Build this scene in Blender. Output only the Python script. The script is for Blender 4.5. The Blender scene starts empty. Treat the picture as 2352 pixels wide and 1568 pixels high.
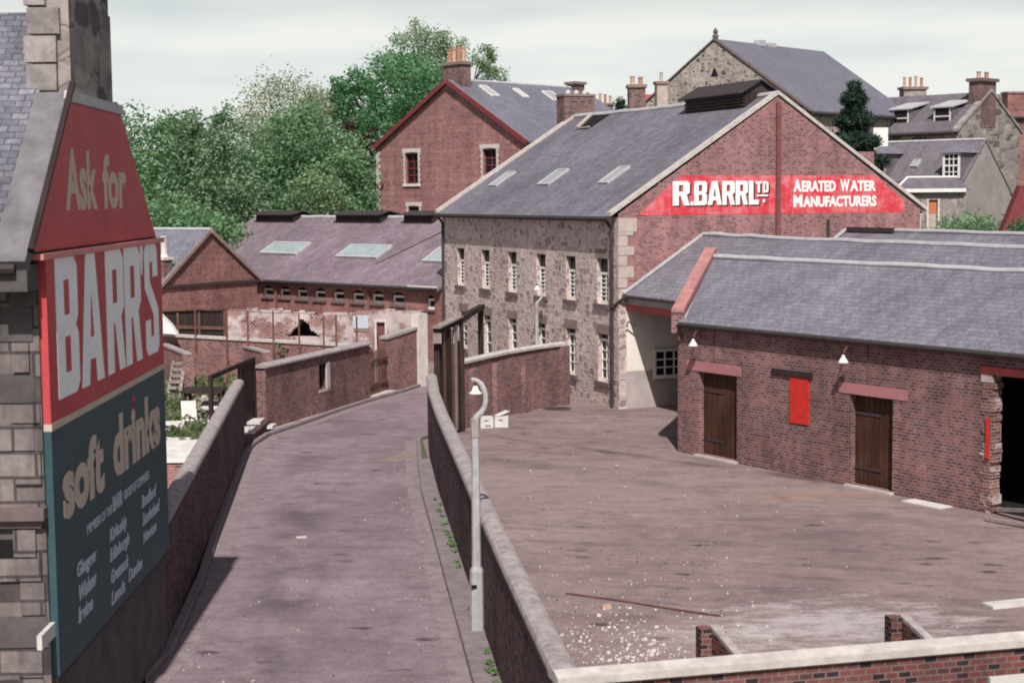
import bpy, math, random
import numpy as np
from mathutils import Vector, Matrix
R = math.radians
rnd = random.Random(7)
scene = bpy.context.scene
COL = scene.collection

# ------------------------------------------------------------------ camera, sky, sun, exposure
EYE = 7.5                                        # the photographer stands on a bridge above the lane
cam_d = bpy.data.cameras.new("camera")
cam_o = bpy.data.objects.new("camera", cam_d); COL.objects.link(cam_o)
cam_d.sensor_width = 36.0; cam_d.lens = 3700.0 / 2352.0 * 36.0
cam_d.clip_start = 0.1; cam_d.clip_end = 6000.0
_s, _c = -0.0098, 335.0 / 3700.0
_up = np.array([_s, -1.0, -_c]); _up /= np.linalg.norm(_up)
_y = np.array([-94.0, -335.0 + 0.92, 3700.0]); _y /= np.linalg.norm(_y)
_y = _y - _up * (_y @ _up); _y /= np.linalg.norm(_y)
_x = np.cross(_y, _up)
_Rw = np.array([_x, _y, _up])                     # camera (right, down, forward) -> world
_r, _dn, _f = _Rw[:, 0], _Rw[:, 1], _Rw[:, 2]
cam_o.matrix_world = Matrix(((_r[0], -_dn[0], -_f[0], 0), (_r[1], -_dn[1], -_f[1], 0),
                             (_r[2], -_dn[2], -_f[2], EYE), (0, 0, 0, 1)))
cam_d.dof.use_dof = True; cam_d.dof.focus_distance = 50.0; cam_d.dof.aperture_fstop = 2.4
scene.camera = cam_o
SUN_EL, SUN_LEFT = R(48), R(0.5)                    # behind the photographer, a touch to the left
world = bpy.data.worlds.new("World"); scene.world = world; world.use_nodes = True
wn = world.node_tree; wn.nodes.clear()
def _n(t, **k):
    n = wn.nodes.new(t)
    for a, b in k.items(): setattr(n, a, b)
    return n
w_out = _n("ShaderNodeOutputWorld"); w_mix = _n("ShaderNodeMixShader")
w_sky = _n("ShaderNodeTexSky", sky_type='NISHITA', sun_disc=False, sun_elevation=SUN_EL,
           sun_rotation=math.pi + SUN_LEFT, dust_density=3.0, air_density=1.0)
w_b1 = _n("ShaderNodeBackground"); w_b1.inputs[1].default_value = 0.05
w_b2 = _n("ShaderNodeBackground"); w_b2.inputs[1].default_value = 1.0
w_tc = _n("ShaderNodeTexCoord"); w_map = _n("ShaderNodeMapping"); w_map.inputs['Scale'].default_value = (5, 5, 34)
w_map.inputs['Rotation'].default_value = (0, R(3), 0)
w_no = _n("ShaderNodeTexNoise"); w_no.inputs['Scale'].default_value = 1.0; w_no.inputs['Detail'].default_value = 6
w_rp = _n("ShaderNodeValToRGB")
w_rp.color_ramp.elements[0].position = 0.34; w_rp.color_ramp.elements[0].color = (0.68, 0.735, 0.74, 1)
w_rp.color_ramp.elements[1].position = 0.60; w_rp.color_ramp.elements[1].color = (0.83, 0.85, 0.81, 1)
w_sep = _n("ShaderNodeSeparateXYZ"); w_mr = _n("ShaderNodeMapRange")
w_mr.inputs[1].default_value = 0.10; w_mr.inputs[2].default_value = 0.20
w_mr.inputs[3].default_value = 0.98; w_mr.inputs[4].default_value = 0.10
L = wn.links.new
L(w_tc.outputs['Generated'], w_map.inputs[0]); L(w_map.outputs[0], w_no.inputs['Vector']); L(w_no.outputs[0], w_rp.inputs[0])
L(w_sky.outputs[0], w_b1.inputs[0]); L(w_rp.outputs[0], w_b2.inputs[0])
L(w_tc.outputs['Generated'], w_sep.inputs[0]); L(w_sep.outputs[2], w_mr.inputs[0]); L(w_mr.outputs[0], w_mix.inputs[0])
L(w_b1.outputs[0], w_mix.inputs[1]); L(w_b2.outputs[0], w_mix.inputs[2]); L(w_mix.outputs[0], w_out.inputs[0])
sun_d = bpy.data.lights.new("sun", 'SUN'); sun_d.energy = 4.5; sun_d.angle = R(0.6); sun_d.color = (1.0, 0.945, 0.90)
sun_o = bpy.data.objects.new("sun", sun_d); COL.objects.link(sun_o)
_ts = Vector((-math.sin(SUN_LEFT) * math.cos(SUN_EL), -math.cos(SUN_LEFT) * math.cos(SUN_EL), math.sin(SUN_EL)))
sun_o.rotation_euler = _ts.to_track_quat('Z', 'Y').to_euler(); sun_o.location = (0, 0, 60)
vs = scene.view_settings
vs.view_transform = 'Standard'; vs.look = 'None'; vs.exposure = 0.08; vs.gamma = 1.0
try: scene.cycles.filter_width = 1.9; scene.cycles.pixel_filter_type = 'BLACKMAN_HARRIS'
except Exception: pass

# ------------------------------------------------------------------ materials
class Mat:
    """small helper around a node tree"""
    def __init__(s, name, rough=0.85, spec=0.25):
        s.m = bpy.data.materials.new(name); s.m.use_nodes = True
        s.t = s.m.node_tree; s.b = s.t.nodes["Principled BSDF"]
        s.b.inputs['Roughness'].default_value = rough
        s.b.inputs['Specular IOR Level'].default_value = spec
    def n(s, t, **k):
        q = s.t.nodes.new(t)
        for a, b in k.items(): setattr(q, a, b)
        return q
    def l(s, a, b): s.t.links.new(a, b)
    def put(s, sock, v):
        if hasattr(v, 'is_linked') or hasattr(v, 'links'): s.l(v, sock)
        else:
            if isinstance(v, (tuple, list)) and len(v) == 3 and sock.type == 'RGBA': v = (*v, 1)
            sock.default_value = v
    def uv(s, sx=1, sy=1, rot=0):
        u = s.n("ShaderNodeUVMap"); m = s.n("ShaderNodeMapping"); m.inputs['Scale'].default_value = (sx, sy, 1)
        m.inputs['Rotation'].default_value = (0, 0, rot)
        s.l(u.outputs[0], m.inputs[0]); return m.outputs[0]
    def pos(s, sx=1, sy=1, sz=1, rz=0):
        g = s.n("ShaderNodeNewGeometry"); m = s.n("ShaderNodeMapping"); m.inputs['Scale'].default_value = (sx, sy, sz)
        r = s.n("ShaderNodeVectorRotate", rotation_type='Z_AXIS'); r.inputs['Angle'].default_value = rz
        s.l(g.outputs['Position'], r.inputs['Vector']); s.l(r.outputs[0], m.inputs[0]); return m.outputs[0]
    def noise(s, vec, scale, detail=4, rough=0.6):
        q = s.n("ShaderNodeTexNoise"); q.inputs['Scale'].default_value = scale; q.inputs['Detail'].default_value = detail
        q.inputs['Roughness'].default_value = rough; s.l(vec, q.inputs['Vector']); return q.outputs[0]
    def rng(s, v, a, b, c, d):
        q = s.n("ShaderNodeMapRange"); s.put(q.inputs[0], v)
        for i, x in enumerate((a, b, c, d)): q.inputs[i + 1].default_value = x
        return q.outputs[0]
    def ramp(s, v, stops, mode='LINEAR'):
        q = s.n("ShaderNodeValToRGB"); cr = q.color_ramp; cr.interpolation = mode
        while len(cr.elements) < len(stops): cr.elements.new(0.5)
        for e, (p, c) in zip(cr.elements, stops):
            e.position = p; e.color = (*c, 1) if len(c) == 3 else c
        s.l(v, q.inputs[0]); return q.outputs[0]
    def mix(s, f, a, b, mode='MIX'):
        q = s.n("ShaderNodeMix", data_type='RGBA', blend_type=mode)
        s.put(q.inputs[0], f); s.put(q.inputs[6], a); s.put(q.inputs[7], b); return q.outputs[2]
    def math(s, op, a, b=0.0):
        q = s.n("ShaderNodeMath", operation=op); s.put(q.inputs[0], a); s.put(q.inputs[1], b); return q.outputs[0]
    def mul(s, c, v):
        g = s.n("ShaderNodeCombineColor"); [s.l(v, g.inputs[i]) for i in range(3)]
        return s.mix(1.0, c, g.outputs[0], 'MULTIPLY')
    def color(s, c): s.put(s.b.inputs['Base Color'], c)
    def bump(s, h, strength=0.4, dist=0.02):
        q = s.n("ShaderNodeBump"); q.inputs['Strength'].default_value = strength; q.inputs['Distance'].default_value = dist
        s.l(h, q.inputs['Height']); s.l(q.outputs[0], s.b.inputs['Normal'])

def m_plain(name, c, rough=0.8, var=0.25, scale=3.0, bump=0.0, spec=0.25):
    M = Mat(name, rough, spec)
    n = M.noise(M.pos(), scale, 6, 0.65)
    M.color(M.mul(c, M.rng(n, 0.25, 0.75, 1 - var, 1 + var)))
    if bump: M.bump(n, bump, 0.03)
    return M.m
def m_brick(name, c1, c2, mortar, dark=(0.045, 0.03, 0.037), darkf=0.25, msize=0.011, lo=0.72, hi=1.22, w=0.17, h=0.078,
            patch=None, patch_col=(0.62, 0.6, 0.58), rows=0.0, streak=0.22, big=0.45, gain=0.86):
    M = Mat(name, 0.9, 0.15); uv = M.uv()
    br = M.n("ShaderNodeTexBrick"); br.offset = 0.5
    M.l(uv, br.inputs['Vector'])
    for k, v in (('Color1', c1), ('Color2', c2), ('Mortar', mortar)): br.inputs[k].default_value = (*v, 1)
    for k, v in (('Scale', 1), ('Mortar Size', msize), ('Mortar Smooth', 0.2), ('Bias', 0.0), ('Brick Width', w), ('Row Height', h)): br.inputs[k].default_value = v
    # burnt headers: a second brick pattern picks single bricks
    b2 = M.n("ShaderNodeTexBrick"); b2.offset = 0.5; M.l(uv, b2.inputs['Vector'])
    for k, v in (('Color1', (0, 0, 0)), ('Color2', (1, 1, 1)), ('Mortar', (0.4, 0.4, 0.4))): b2.inputs[k].default_value = (*v, 1)
    for k, v in (('Scale', 1), ('Mortar Size', msize), ('Bias', 0.0), ('Brick Width', w), ('Row Height', h)): b2.inputs[k].default_value = v
    sel = M.rng(b2.outputs[0], 1 - darkf - 0.06, 1 - darkf + 0.06, 0, 1)
    keep = M.math('SUBTRACT', 1.0, br.outputs['Fac'])
    col = M.mix(M.math('MULTIPLY', sel, keep), br.outputs['Color'], dark)
    n1 = M.noise(M.pos(), big, 5, 0.6); n2 = M.noise(M.pos(), 7.0, 4, 0.7)
    if rows:
        nr = M.noise(M.uv(0.25, 5.0), 1.0, 3, 0.6); col = M.mul(col, M.rng(nr, 0.3, 0.7, 1 - rows, 1 + rows))
    col = M.mul(col, M.rng(n1, 0.3, 0.7, lo, hi)); col = M.mul(col, M.rng(n2, 0.3, 0.7, 0.82, 1.18))
    if patch is not None:
        n3 = M.noise(M.pos(1, 1, 1.3), 0.9, 8, 0.72); f = M.rng(n3, patch, patch + 0.07, 0, 0.9)
        col = M.mix(f, col, patch_col)
    ns = M.noise(M.uv(1.5, 0.2), 1.0, 6, 0.7); col = M.mul(col, M.rng(ns, 0.3, 0.7, 1 - streak, 1 + streak))
    nb = M.noise(M.pos(), 1.6, 7, 0.75); col = M.mul(col, M.rng(nb, 0.3, 0.7, 0.84, 1.16))
    col = M.mix(1.0, col, (gain, gain * 0.97, gain * 0.97), 'MULTIPLY')
    M.color(col); M.bump(keep, 0.35, 0.012); return M.m
def m_rubble(name, cols, mortar, sx=2.3, sy=3.4, edge=0.09, lo=0.8, hi=1.15):
    M = Mat(name, 0.92, 0.15); uv = M.uv(sx, sy)
    wob = M.noise(M.uv(1.5, 1.5), 1.5, 2); cmb = M.n("ShaderNodeVectorMath", operation='ADD')
    cc = M.n("ShaderNodeCombineXYZ"); M.l(wob, cc.inputs[0]); M.l(wob, cc.inputs[1]); M.l(uv, cmb.inputs[0]); M.l(cc.outputs[0], cmb.inputs[1])
    v1 = M.n("ShaderNodeTexVoronoi", feature='F1', distance='CHEBYCHEV'); v1.inputs['Scale'].default_value = 1; v1.inputs['Randomness'].default_value = 0.75
    M.l(cmb.outputs[0], v1.inputs['Vector'])
    v2 = M.n("ShaderNodeTexVoronoi", feature='F2', distance='CHEBYCHEV'); v2.inputs['Scale'].default_value = 1; v2.inputs['Randomness'].default_value = 0.75
    M.l(cmb.outputs[0], v2.inputs['Vector'])
    e = M.math('SUBTRACT', v2.outputs['Distance'], v1.outputs['Distance'])
    sp = M.n("ShaderNodeSeparateColor"); M.l(v1.outputs['Color'], sp.inputs[0])
    k = len(cols); stone = M.ramp(sp.outputs[0], [(i / k, c) for i, c in enumerate(cols)], 'CONSTANT')
    jn = M.noise(M.pos(), 9, 4); m = M.rng(M.math('ADD', e, M.math('MULTIPLY', M.math('SUBTRACT', jn, 0.5), 0.16)), edge, edge + 0.12, 0, 1)
    col = M.mix(m, mortar, stone)
    n1 = M.noise(M.pos(), 0.5, 5); n2 = M.noise(M.pos(), 5, 5, 0.7)
    col = M.mul(M.mul(col, M.rng(n1, 0.3, 0.7, lo, hi)), M.rng(n2, 0.3, 0.7, 0.8, 1.2))
    M.color(col); M.bump(m, 0.5, 0.03); return M.m
def m_slate(name, c1, c2, w=0.32, h=0.19, lo=0.8, hi=1.2, streak=0.2, spec=0.3, lichen=None):
    M = Mat(name, 0.62, spec); uv = M.uv()
    br = M.n("ShaderNodeTexBrick"); br.offset = 0.5; M.l(uv, br.inputs['Vector'])
    dk = tuple(x * 0.66 for x in c1)
    for k, v in (('Color1', c1), ('Color2', c2), ('Mortar', dk)): br.inputs[k].default_value = (*v, 1)
    for k, v in (('Scale', 1), ('Mortar Size', 0.012), ('Mortar Smooth', 0.3), ('Bias', 0.0), ('Brick Width', w), ('Row Height', h)): br.inputs[k].default_value = v
    n1 = M.noise(M.pos(), 0.35, 5, 0.65); n2 = M.noise(M.uv(1.2, 0.25), 2.0, 5, 0.7); n3 = M.noise(M.pos(), 12, 3, 0.7)
    col = M.mul(br.outputs[0], M.rng(n1, 0.3, 0.7, lo, hi)); col = M.mul(col, M.rng(n2, 0.3, 0.7, 1 - streak, 1 + streak))
    col = M.mul(col, M.rng(n3, 0.3, 0.7, 0.72, 1.28)); n4 = M.noise(M.pos(), 2.2, 7, 0.8); col = M.mul(col, M.rng(n4, 0.3, 0.7, 0.86, 1.14))
    if lichen: col = M.mix(M.rng(M.noise(M.pos(), 1.7, 8, 0.75), 0.58, 0.68, 0, 0.6), col, lichen)
    # slates step: the height ramps up each course
    sx = M.n("ShaderNodeSeparateXYZ"); M.l(uv, sx.inputs[0])
    fr = M.math('FRACT', M.math('DIVIDE', sx.outputs[1], h)); M.bump(M.math('SUBTRACT', 1.0, fr), 0.3, 0.015)
    col = M.mix(1.0, col, (0.86, 0.86, 0.875), 'MULTIPLY')
    M.color(col); return M.m
def m_wood(name, c1, c2, sx=14, rough=0.75):
    M = Mat(name, rough, 0.2); n = M.noise(M.uv(sx, 0.7), 1.0, 6, 0.7); n2 = M.noise(M.pos(), 1.1, 4)
    M.color(M.mul(M.ramp(n, [(0.3, c1), (0.7, c2)]), M.rng(n2, 0.3, 0.7, 0.7, 1.3))); M.bump(n, 0.3, 0.01); return M.m
def m_ground(name, base, dark, light, ang=0.0, lightpos=None, streak=True, tracks=None, amt=0.5):
    M = Mat(name, 0.95, 0.12)
    n1 = M.noise(M.pos(1, 1, 1), 0.22, 6, 0.65)
    col = M.mix(M.rng(n1, 0.35, 0.68, 0, 1), base, light)
    st = M.noise(M.pos(0.42, 1.7, 1, ang), 0.9, 7, 0.72)
    col = M.mix(M.rng(st, 0.50, 0.72, 0, amt), col, dark)
    sp = M.noise(M.pos(0.8, 2.6, 1, ang), 1.6, 3, 0.5)
    col = M.mix(M.rng(sp, 0.70, 0.76, 0, 0.7), col, tuple(x * 0.6 for x in dark))
    fine = M.noise(M.pos(), 17, 6, 0.85); col = M.mul(col, M.rng(fine, 0.3, 0.7, 0.66, 1.34))
    mid = M.noise(M.pos(), 2.3, 7, 0.8); col = M.mul(col, M.rng(mid, 0.3, 0.7, 0.76, 1.24))
    vo = M.n("ShaderNodeTexVoronoi"); vo.inputs['Scale'].default_value = 0.85; M.l(M.pos(1, 1.9, 1, ang), vo.inputs['Vector'])
    ed = M.noise(M.pos(), 5, 5, 0.7); vd = M.math('ADD', vo.outputs['Distance'], M.math('MULTIPLY', M.math('SUBTRACT', ed, 0.5), 0.5))
    vs_ = M.n("ShaderNodeSeparateColor"); M.l(vo.outputs['Color'], vs_.inputs[0])
    col = M.mix(M.math('MULTIPLY', M.rng(vd, 0.08, 0.24, 0.8, 0), M.rng(vs_.outputs[0], 0.5, 0.8, 0, 1)), col, tuple(x * 0.7 for x in dark))
    g = M.n("ShaderNodeNewGeometry"); sx = M.n("ShaderNodeSeparateXYZ"); M.l(g.outputs['Position'], sx.inputs[0])
    if lightpos:                                       # spilt pale powder, with a ragged edge
        for (cx, cy, rx, ry, c, f0) in lightpos:
            dx = M.math('DIVIDE', M.math('SUBTRACT', sx.outputs[0], cx), rx); dy = M.math('DIVIDE', M.math('SUBTRACT', sx.outputs[1], cy), ry)
            d = M.math('SQRT', M.math('ADD', M.math('MULTIPLY', dx, dx), M.math('MULTIPLY', dy, dy)))
            nn = M.math('ADD', M.math('MULTIPLY', M.noise(M.pos(0.7, 1.6, 1), 1.1, 9, 0.75), 0.75), M.math('MULTIPLY', M.noise(M.pos(), 9.0, 5, 0.8), 0.25))
            f = M.rng(M.math('SUBTRACT', M.math('ADD', 1.0, M.math('MULTIPLY', M.math('SUBTRACT', nn, 0.5), 6.5)), d), 0.0, 0.9, 0, f0)
            col = M.mix(f, col, c)
    if tracks:
        for (x0, kx, w_, f0) in tracks:
            dx = M.math('ABSOLUTE', M.math('SUBTRACT', sx.outputs[0], M.math('ADD', x0, M.math('MULTIPLY', sx.outputs[1], kx))))
            nn = M.noise(M.pos(0.6, 0.3, 1), 1.0, 5)
            f = M.math('MULTIPLY', M.rng(dx, 0.2 * w_, w_, 1, 0), M.rng(nn, 0.42, 0.62, 0, f0)); col = M.mix(f, col, dark)
    M.color(col); M.bump(fine, 0.25, 0.01); return M.m
def m_leaf(name, dk, lt, trans=0.3, nscale=0.75):
    M = Mat(name, 0.6, 0.2); g = M.n("ShaderNodeNewGeometry")
    n = M.noise(M.pos(), nscale, 3, 0.6)
    f = M.math('ADD', M.math('MULTIPLY', M.rng(n, 0.3, 0.7, 0, 1), 0.68), M.math('MULTIPLY', g.outputs['Random Per Island'], 0.32))
    col = M.ramp(f, [(0.05, dk), (0.95, lt)]); M.color(col)
    tr = M.n("ShaderNodeBsdfTranslucent"); M.l(M.mix(1.0, col, (1.0, 1.05, 0.7), 'MULTIPLY'), tr.inputs[0])
    mx = M.n("ShaderNodeMixShader"); mx.inputs[0].default_value = trans
    M.l(M.b.outputs[0], mx.inputs[1]); M.l(tr.outputs[0], mx.inputs[2])
    M.l(mx.outputs[0], M.t.nodes["Material Output"].inputs[0]); return M.m

MT = {}
MT['brick_yard'] = m_brick('warehouse brick', (0.29, 0.14, 0.135), (0.215, 0.105, 0.108), (0.34, 0.25, 0.245), dark=(0.15, 0.085, 0.09), darkf=0.42)
MT['brick_gable'] = m_brick('gable brick', (0.36, 0.165, 0.16), (0.28, 0.13, 0.13), (0.37, 0.26, 0.26), dark=(0.18, 0.09, 0.095), darkf=0.33, lo=0.84, hi=1.16, patch=0.62, patch_col=(0.40, 0.28, 0.29))
MT['brick_mill'] = m_brick('mill brick', (0.43, 0.195, 0.185), (0.34, 0.15, 0.145), (0.42, 0.29, 0.28), darkf=0.14, dark=(0.22, 0.105, 0.11), rows=0.2, lo=0.82, hi=1.15)
MT['brick_shed'] = m_brick('shed brick', (0.37, 0.155, 0.14), (0.27, 0.11, 0.105), (0.34, 0.23, 0.215), dark=(0.2, 0.085, 0.085), darkf=0.2, rows=0.16)
MT['brick_lane'] = m_brick('sooty wall brick', (0.155, 0.088, 0.088), (0.105, 0.062, 0.066), (0.15, 0.11, 0.115), darkf=0.3, lo=0.7, hi=1.3)
MT['brick_out'] = m_brick('outhouse brick', (0.29, 0.135, 0.13), (0.2, 0.095, 0.098), (0.31, 0.23, 0.22), dark=(0.14, 0.08, 0.085), darkf=0.34, lo=0.65, hi=1.3)
MT['brick_old'] = m_brick('garden brick', (0.37, 0.16, 0.14), (0.25, 0.11, 0.105), (0.42, 0.33, 0.315), dark=(0.16, 0.085, 0.09), darkf=0.28, w=0.235)
MT['brick_near'] = m_brick('parapet brick', (0.25, 0.085, 0.075), (0.13, 0.06, 0.062), (0.23, 0.17, 0.165), darkf=0.25)
MT['brick_white'] = m_brick('whitewashed brick', (0.36, 0.16, 0.145), (0.27, 0.12, 0.115), (0.45, 0.38, 0.36), darkf=0.1, patch=0.475, patch_col=(0.60, 0.53, 0.525))
MT['brick_stack'] = m_brick('chimney brick', (0.24, 0.12, 0.11), (0.16, 0.085, 0.085), (0.3, 0.25, 0.24), darkf=0.2)
MT['rubble'] = m_rubble('factory rubble stone', [(0.52, 0.41, 0.38), (0.46, 0.355, 0.335), (0.36, 0.27, 0.265), (0.55, 0.445, 0.405), (0.30, 0.22, 0.222), (0.49, 0.385, 0.37)], (0.60, 0.495, 0.47), 3.3, 4.6, 0.07, 0.85, 1.15)
MT['rubble_church'] = m_rubble('church rubble stone', [(0.30, 0.25, 0.215), (0.2, 0.165, 0.15), (0.36, 0.30, 0.26), (0.12, 0.1, 0.10), (0.28, 0.23, 0.21)], (0.44, 0.385, 0.355), 2.8, 3.8)
MT['rubble_house'] = m_rubble('house stone', [(0.34, 0.29, 0.28), (0.27, 0.23, 0.225), (0.2, 0.165, 0.165), (0.38, 0.325, 0.31), (0.13, 0.108, 0.11)], (0.30, 0.26, 0.255), 1.2, 2.6, 0.04)
MT['ashlar_course'] = m_brick('coursed weathered ashlar', (0.30, 0.26, 0.255), (0.19, 0.165, 0.165), (0.10, 0.088, 0.09), dark=(0.10, 0.088, 0.09), darkf=0.25, msize=0.022, w=0.55, h=0.3, streak=0.5, lo=0.6, hi=1.3)
MT['ashlar'] = m_plain('weathered grey ashlar', (0.27, 0.24, 0.235), 0.95, 0.65, 2.6, 0.4)
MT['ashlar_dark'] = m_plain('dark shaded ashlar', (0.10, 0.088, 0.092), 0.95, 0.4, 2.2, 0.25)  # house gable's shade put into the colour; also dark quoins and putt
MT['skew_grey'] = m_plain('grey skew stone', (0.17, 0.162, 0.175), 0.95, 0.4, 2.5, 0.3)
MT['harl'] = m_plain('grey harled wall', (0.31, 0.275, 0.27), 0.95, 0.22, 1.2)
MT['slate'] = m_slate('blue grey slate', (0.20, 0.192, 0.228), (0.25, 0.24, 0.275), streak=0.16)
MT['slate_fac'] = m_slate('factory slate', (0.175, 0.166, 0.197), (0.225, 0.213, 0.245), streak=0.16)
MT['slate_mill'] = m_slate('mill slate', (0.19, 0.187, 0.23), (0.23, 0.226, 0.27), lo=0.88, hi=1.12, streak=0.12)
MT['slate_shed'] = m_slate('shed slate', (0.27, 0.205, 0.235), (0.21, 0.165, 0.195), streak=0.2)
MT['slate_house'] = m_slate('small rough slate', (0.13, 0.128, 0.155), (0.22, 0.215, 0.25), 0.21, 0.12, streak=0.35)
MT['slate_church'] = m_slate('church slate', (0.185, 0.18, 0.22), (0.205, 0.2, 0.24), lo=0.93, hi=1.07, streak=0.06)
MT['slate_town'] = m_slate('town slate', (0.165, 0.145, 0.165), (0.205, 0.18, 0.2))
MT['coping'] = m_plain('concrete coping', (0.34, 0.295, 0.295), 0.95, 0.42, 5.0, 0.4)
MT['coping_pale'] = m_plain('pale coping', (0.50, 0.455, 0.43), 0.95, 0.28, 4.0, 0.3)
MT['lead'] = m_plain('lead flashing', (0.47, 0.46, 0.48), 0.6, 0.2, 3.0)
MT['quoin'] = m_plain('pale dressed stone', (0.46, 0.385, 0.345), 0.9, 0.25, 2.5, 0.2)
MT['lintel'] = m_plain('weathered stone', (0.26, 0.19, 0.175), 0.9, 0.3, 3.0, 0.2)
MT['sill'] = m_plain('sooty stone sill', (0.15, 0.115, 0.115), 0.9, 0.3, 4.0)
MT['white'] = m_plain('white paint', (0.78, 0.76, 0.72), 0.6, 0.1, 4.0)
MT['white_dirty'] = m_plain('dirty white paint', (0.62, 0.58, 0.54), 0.8, 0.25, 2.0)
MT['limewash'] = m_plain('limewashed wall', (0.80, 0.75, 0.68), 0.9, 0.16, 1.2)
MT['dado'] = m_plain('grey painted dado', (0.42, 0.365, 0.36), 0.9, 0.2, 1.5)
MT['pane'] = m_plain('dark window glass', (0.018, 0.018, 0.022), 0.2, 0.2, 2.0, 0, 0.12)
MT['skyglass'] = m_plain('wired rooflight glass', (0.30, 0.38, 0.38), 0.25, 0.25, 1.4, 0, 0.5)
MT['skyglass_grey'] = m_plain('dusty rooflight glass', (0.33, 0.345, 0.345), 0.3, 0.25, 1.4, 0, 0.5)
MT['black'] = m_plain('unlit inside', (0.012, 0.011, 0.012), 0.95, 0.2)  # near-black colour painted in for the darkness inside openings
MT['iron'] = m_plain('dark painted iron', (0.055, 0.042, 0.045), 0.7, 0.3, 6.0)
MT['rust'] = m_plain('rusty iron', (0.17, 0.075, 0.06), 0.85, 0.4, 5.0)
MT['pipe_red'] = m_plain('brown red pipe', (0.19, 0.07, 0.068), 0.7, 0.25, 4.0)
MT['wood_dark'] = m_wood('tarred timber', (0.018, 0.013, 0.015), (0.06, 0.038, 0.036))
MT['wood_door'] = m_wood('stained plank door', (0.02, 0.010, 0.007), (0.105, 0.048, 0.030))
MT['wood_brown'] = m_wood('weathered brown timber', (0.10, 0.05, 0.04), (0.2, 0.11, 0.085))
MT['wood_grey'] = m_wood('bleached timber', (0.2, 0.16, 0.15), (0.36, 0.3, 0.28))
MT['red'] = m_plain('bright red paint', (0.60, 0.035, 0.028), 0.6, 0.22, 5.0)
MT['red_dull'] = m_plain('dull red paint', (0.42, 0.085, 0.075), 0.7, 0.25, 3.0)
MT['pink'] = m_plain('faded pink painted stone', (0.42, 0.18, 0.19), 0.85, 0.16, 3.0)
MT['skew_red'] = m_plain('red painted skew', (0.40, 0.19, 0.18), 0.85, 0.3, 3.0)
MT['verge_red'] = m_plain('oxblood bargeboard', (0.20, 0.045, 0.05), 0.7, 0.2, 3.0)
MT['sign_red'] = m_plain('sign red enamel', (0.45, 0.06, 0.07), 0.55, 0.12, 0.8)
MT['sign_blue'] = m_plain('sign slate blue enamel', (0.05, 0.088, 0.112), 0.55, 0.14, 0.8)
MT['sign_cream'] = m_plain('sign cream letters', (0.58, 0.47, 0.38), 0.6, 0.12, 2.0)
MT['sign_white'] = m_plain('sign white letters', (0.93, 0.94, 0.95), 0.6, 0.08, 2.0)
MT['sign_grey'] = m_plain('sign grey letters', (0.50, 0.54, 0.62), 0.6, 0.1, 2.0)
MT['strip_pink'] = m_plain('pale red strip', (0.62, 0.22, 0.22), 0.5, 0.15, 2.0)
def _sign(name, c, c2):
    M = Mat(name, 0.55, 0.25); n = M.noise(M.uv(1.2, 0.16), 1.0, 7, 0.75); n2 = M.noise(M.pos(), 0.7, 5, 0.7); n3 = M.noise(M.pos(), 9, 5, 0.8)
    col = M.mix(M.rng(n, 0.45, 0.75, 0, 0.5), c, c2); col = M.mul(M.mul(col, M.rng(n2, 0.3, 0.7, 0.86, 1.14)), M.rng(n3, 0.3, 0.7, 0.9, 1.1)); M.color(col); return M.m
MT['sign_red'] = _sign('weathered sign red', (0.52, 0.06, 0.07), (0.52, 0.13, 0.13)); MT['sign_blue'] = _sign('weathered sign blue', (0.034, 0.078, 0.092), (0.065, 0.105, 0.115))
def _band():
    M = Mat('painted red band', 0.8, 0.2); n = M.noise(M.uv(0.8, 1.3), 1.1, 9, 0.8); n2 = M.noise(M.uv(6, 0.8), 1.0, 4, 0.7)
    sx = M.n("ShaderNodeSeparateXYZ"); M.l(M.uv(), sx.inputs[0])
    wear = M.math('ADD', n, M.math('MULTIPLY', M.math('SUBTRACT', n2, 0.5), 0.4))
    col = M.mix(M.rng(wear, 0.44, 0.64, 0, 0.85), (0.60, 0.045, 0.065), (0.68, 0.25, 0.27)); M.color(col); return M.m
MT['band'] = _band()
MT['letter_white'] = m_plain('flaking white letters', (0.86, 0.83, 0.80), 0.8, 0.1, 6.0)
MT['letter_shadow'] = m_plain('letter drop shade paint', (0.09, 0.03, 0.035), 0.8, 0.2, 4.0)
MT['concrete_pole'] = m_plain('grey concrete column', (0.40, 0.40, 0.40), 0.9, 0.2, 7.0, 0.2)
MT['paper'] = m_plain('bleached board', (0.60, 0.57, 0.55), 0.8, 0.2, 3.0)
MT['cardboard'] = m_plain('pale carton', (0.60, 0.60, 0.58), 0.8, 0.15, 3.0)
MT['pot'] = m_plain('buff clay chimney pot', (0.50, 0.33, 0.24), 0.85, 0.2, 4.0)
MT['pot_red'] = m_plain('red clay chimney pot', (0.42, 0.20, 0.15), 0.85, 0.2, 4.0)
MT['door_orange'] = m_plain('orange door', (0.50, 0.17, 0.09), 0.6, 0.15, 3.0)
MT['bark'] = m_wood('tree bark', (0.06, 0.045, 0.04), (0.15, 0.115, 0.10), 6)
MT['bark_pale'] = m_wood('pale birch bark', (0.25, 0.21, 0.2), (0.5, 0.45, 0.43), 3)
MT['leaf_a'] = m_leaf('broad leaves', (0.075, 0.19, 0.11), (0.38, 0.56, 0.34), 0.5)
MT['leaf_b'] = m_leaf('mid green leaves', (0.085, 0.18, 0.12), (0.40, 0.54, 0.35), 0.5)
MT['leaf_c'] = m_leaf('dark green leaves', (0.045, 0.155, 0.09), (0.26, 0.49, 0.26), 0.5)
MT['leaf_d'] = m_leaf('young olive leaves', (0.28, 0.31, 0.22), (0.52, 0.55, 0.39), 0.5)
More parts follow.
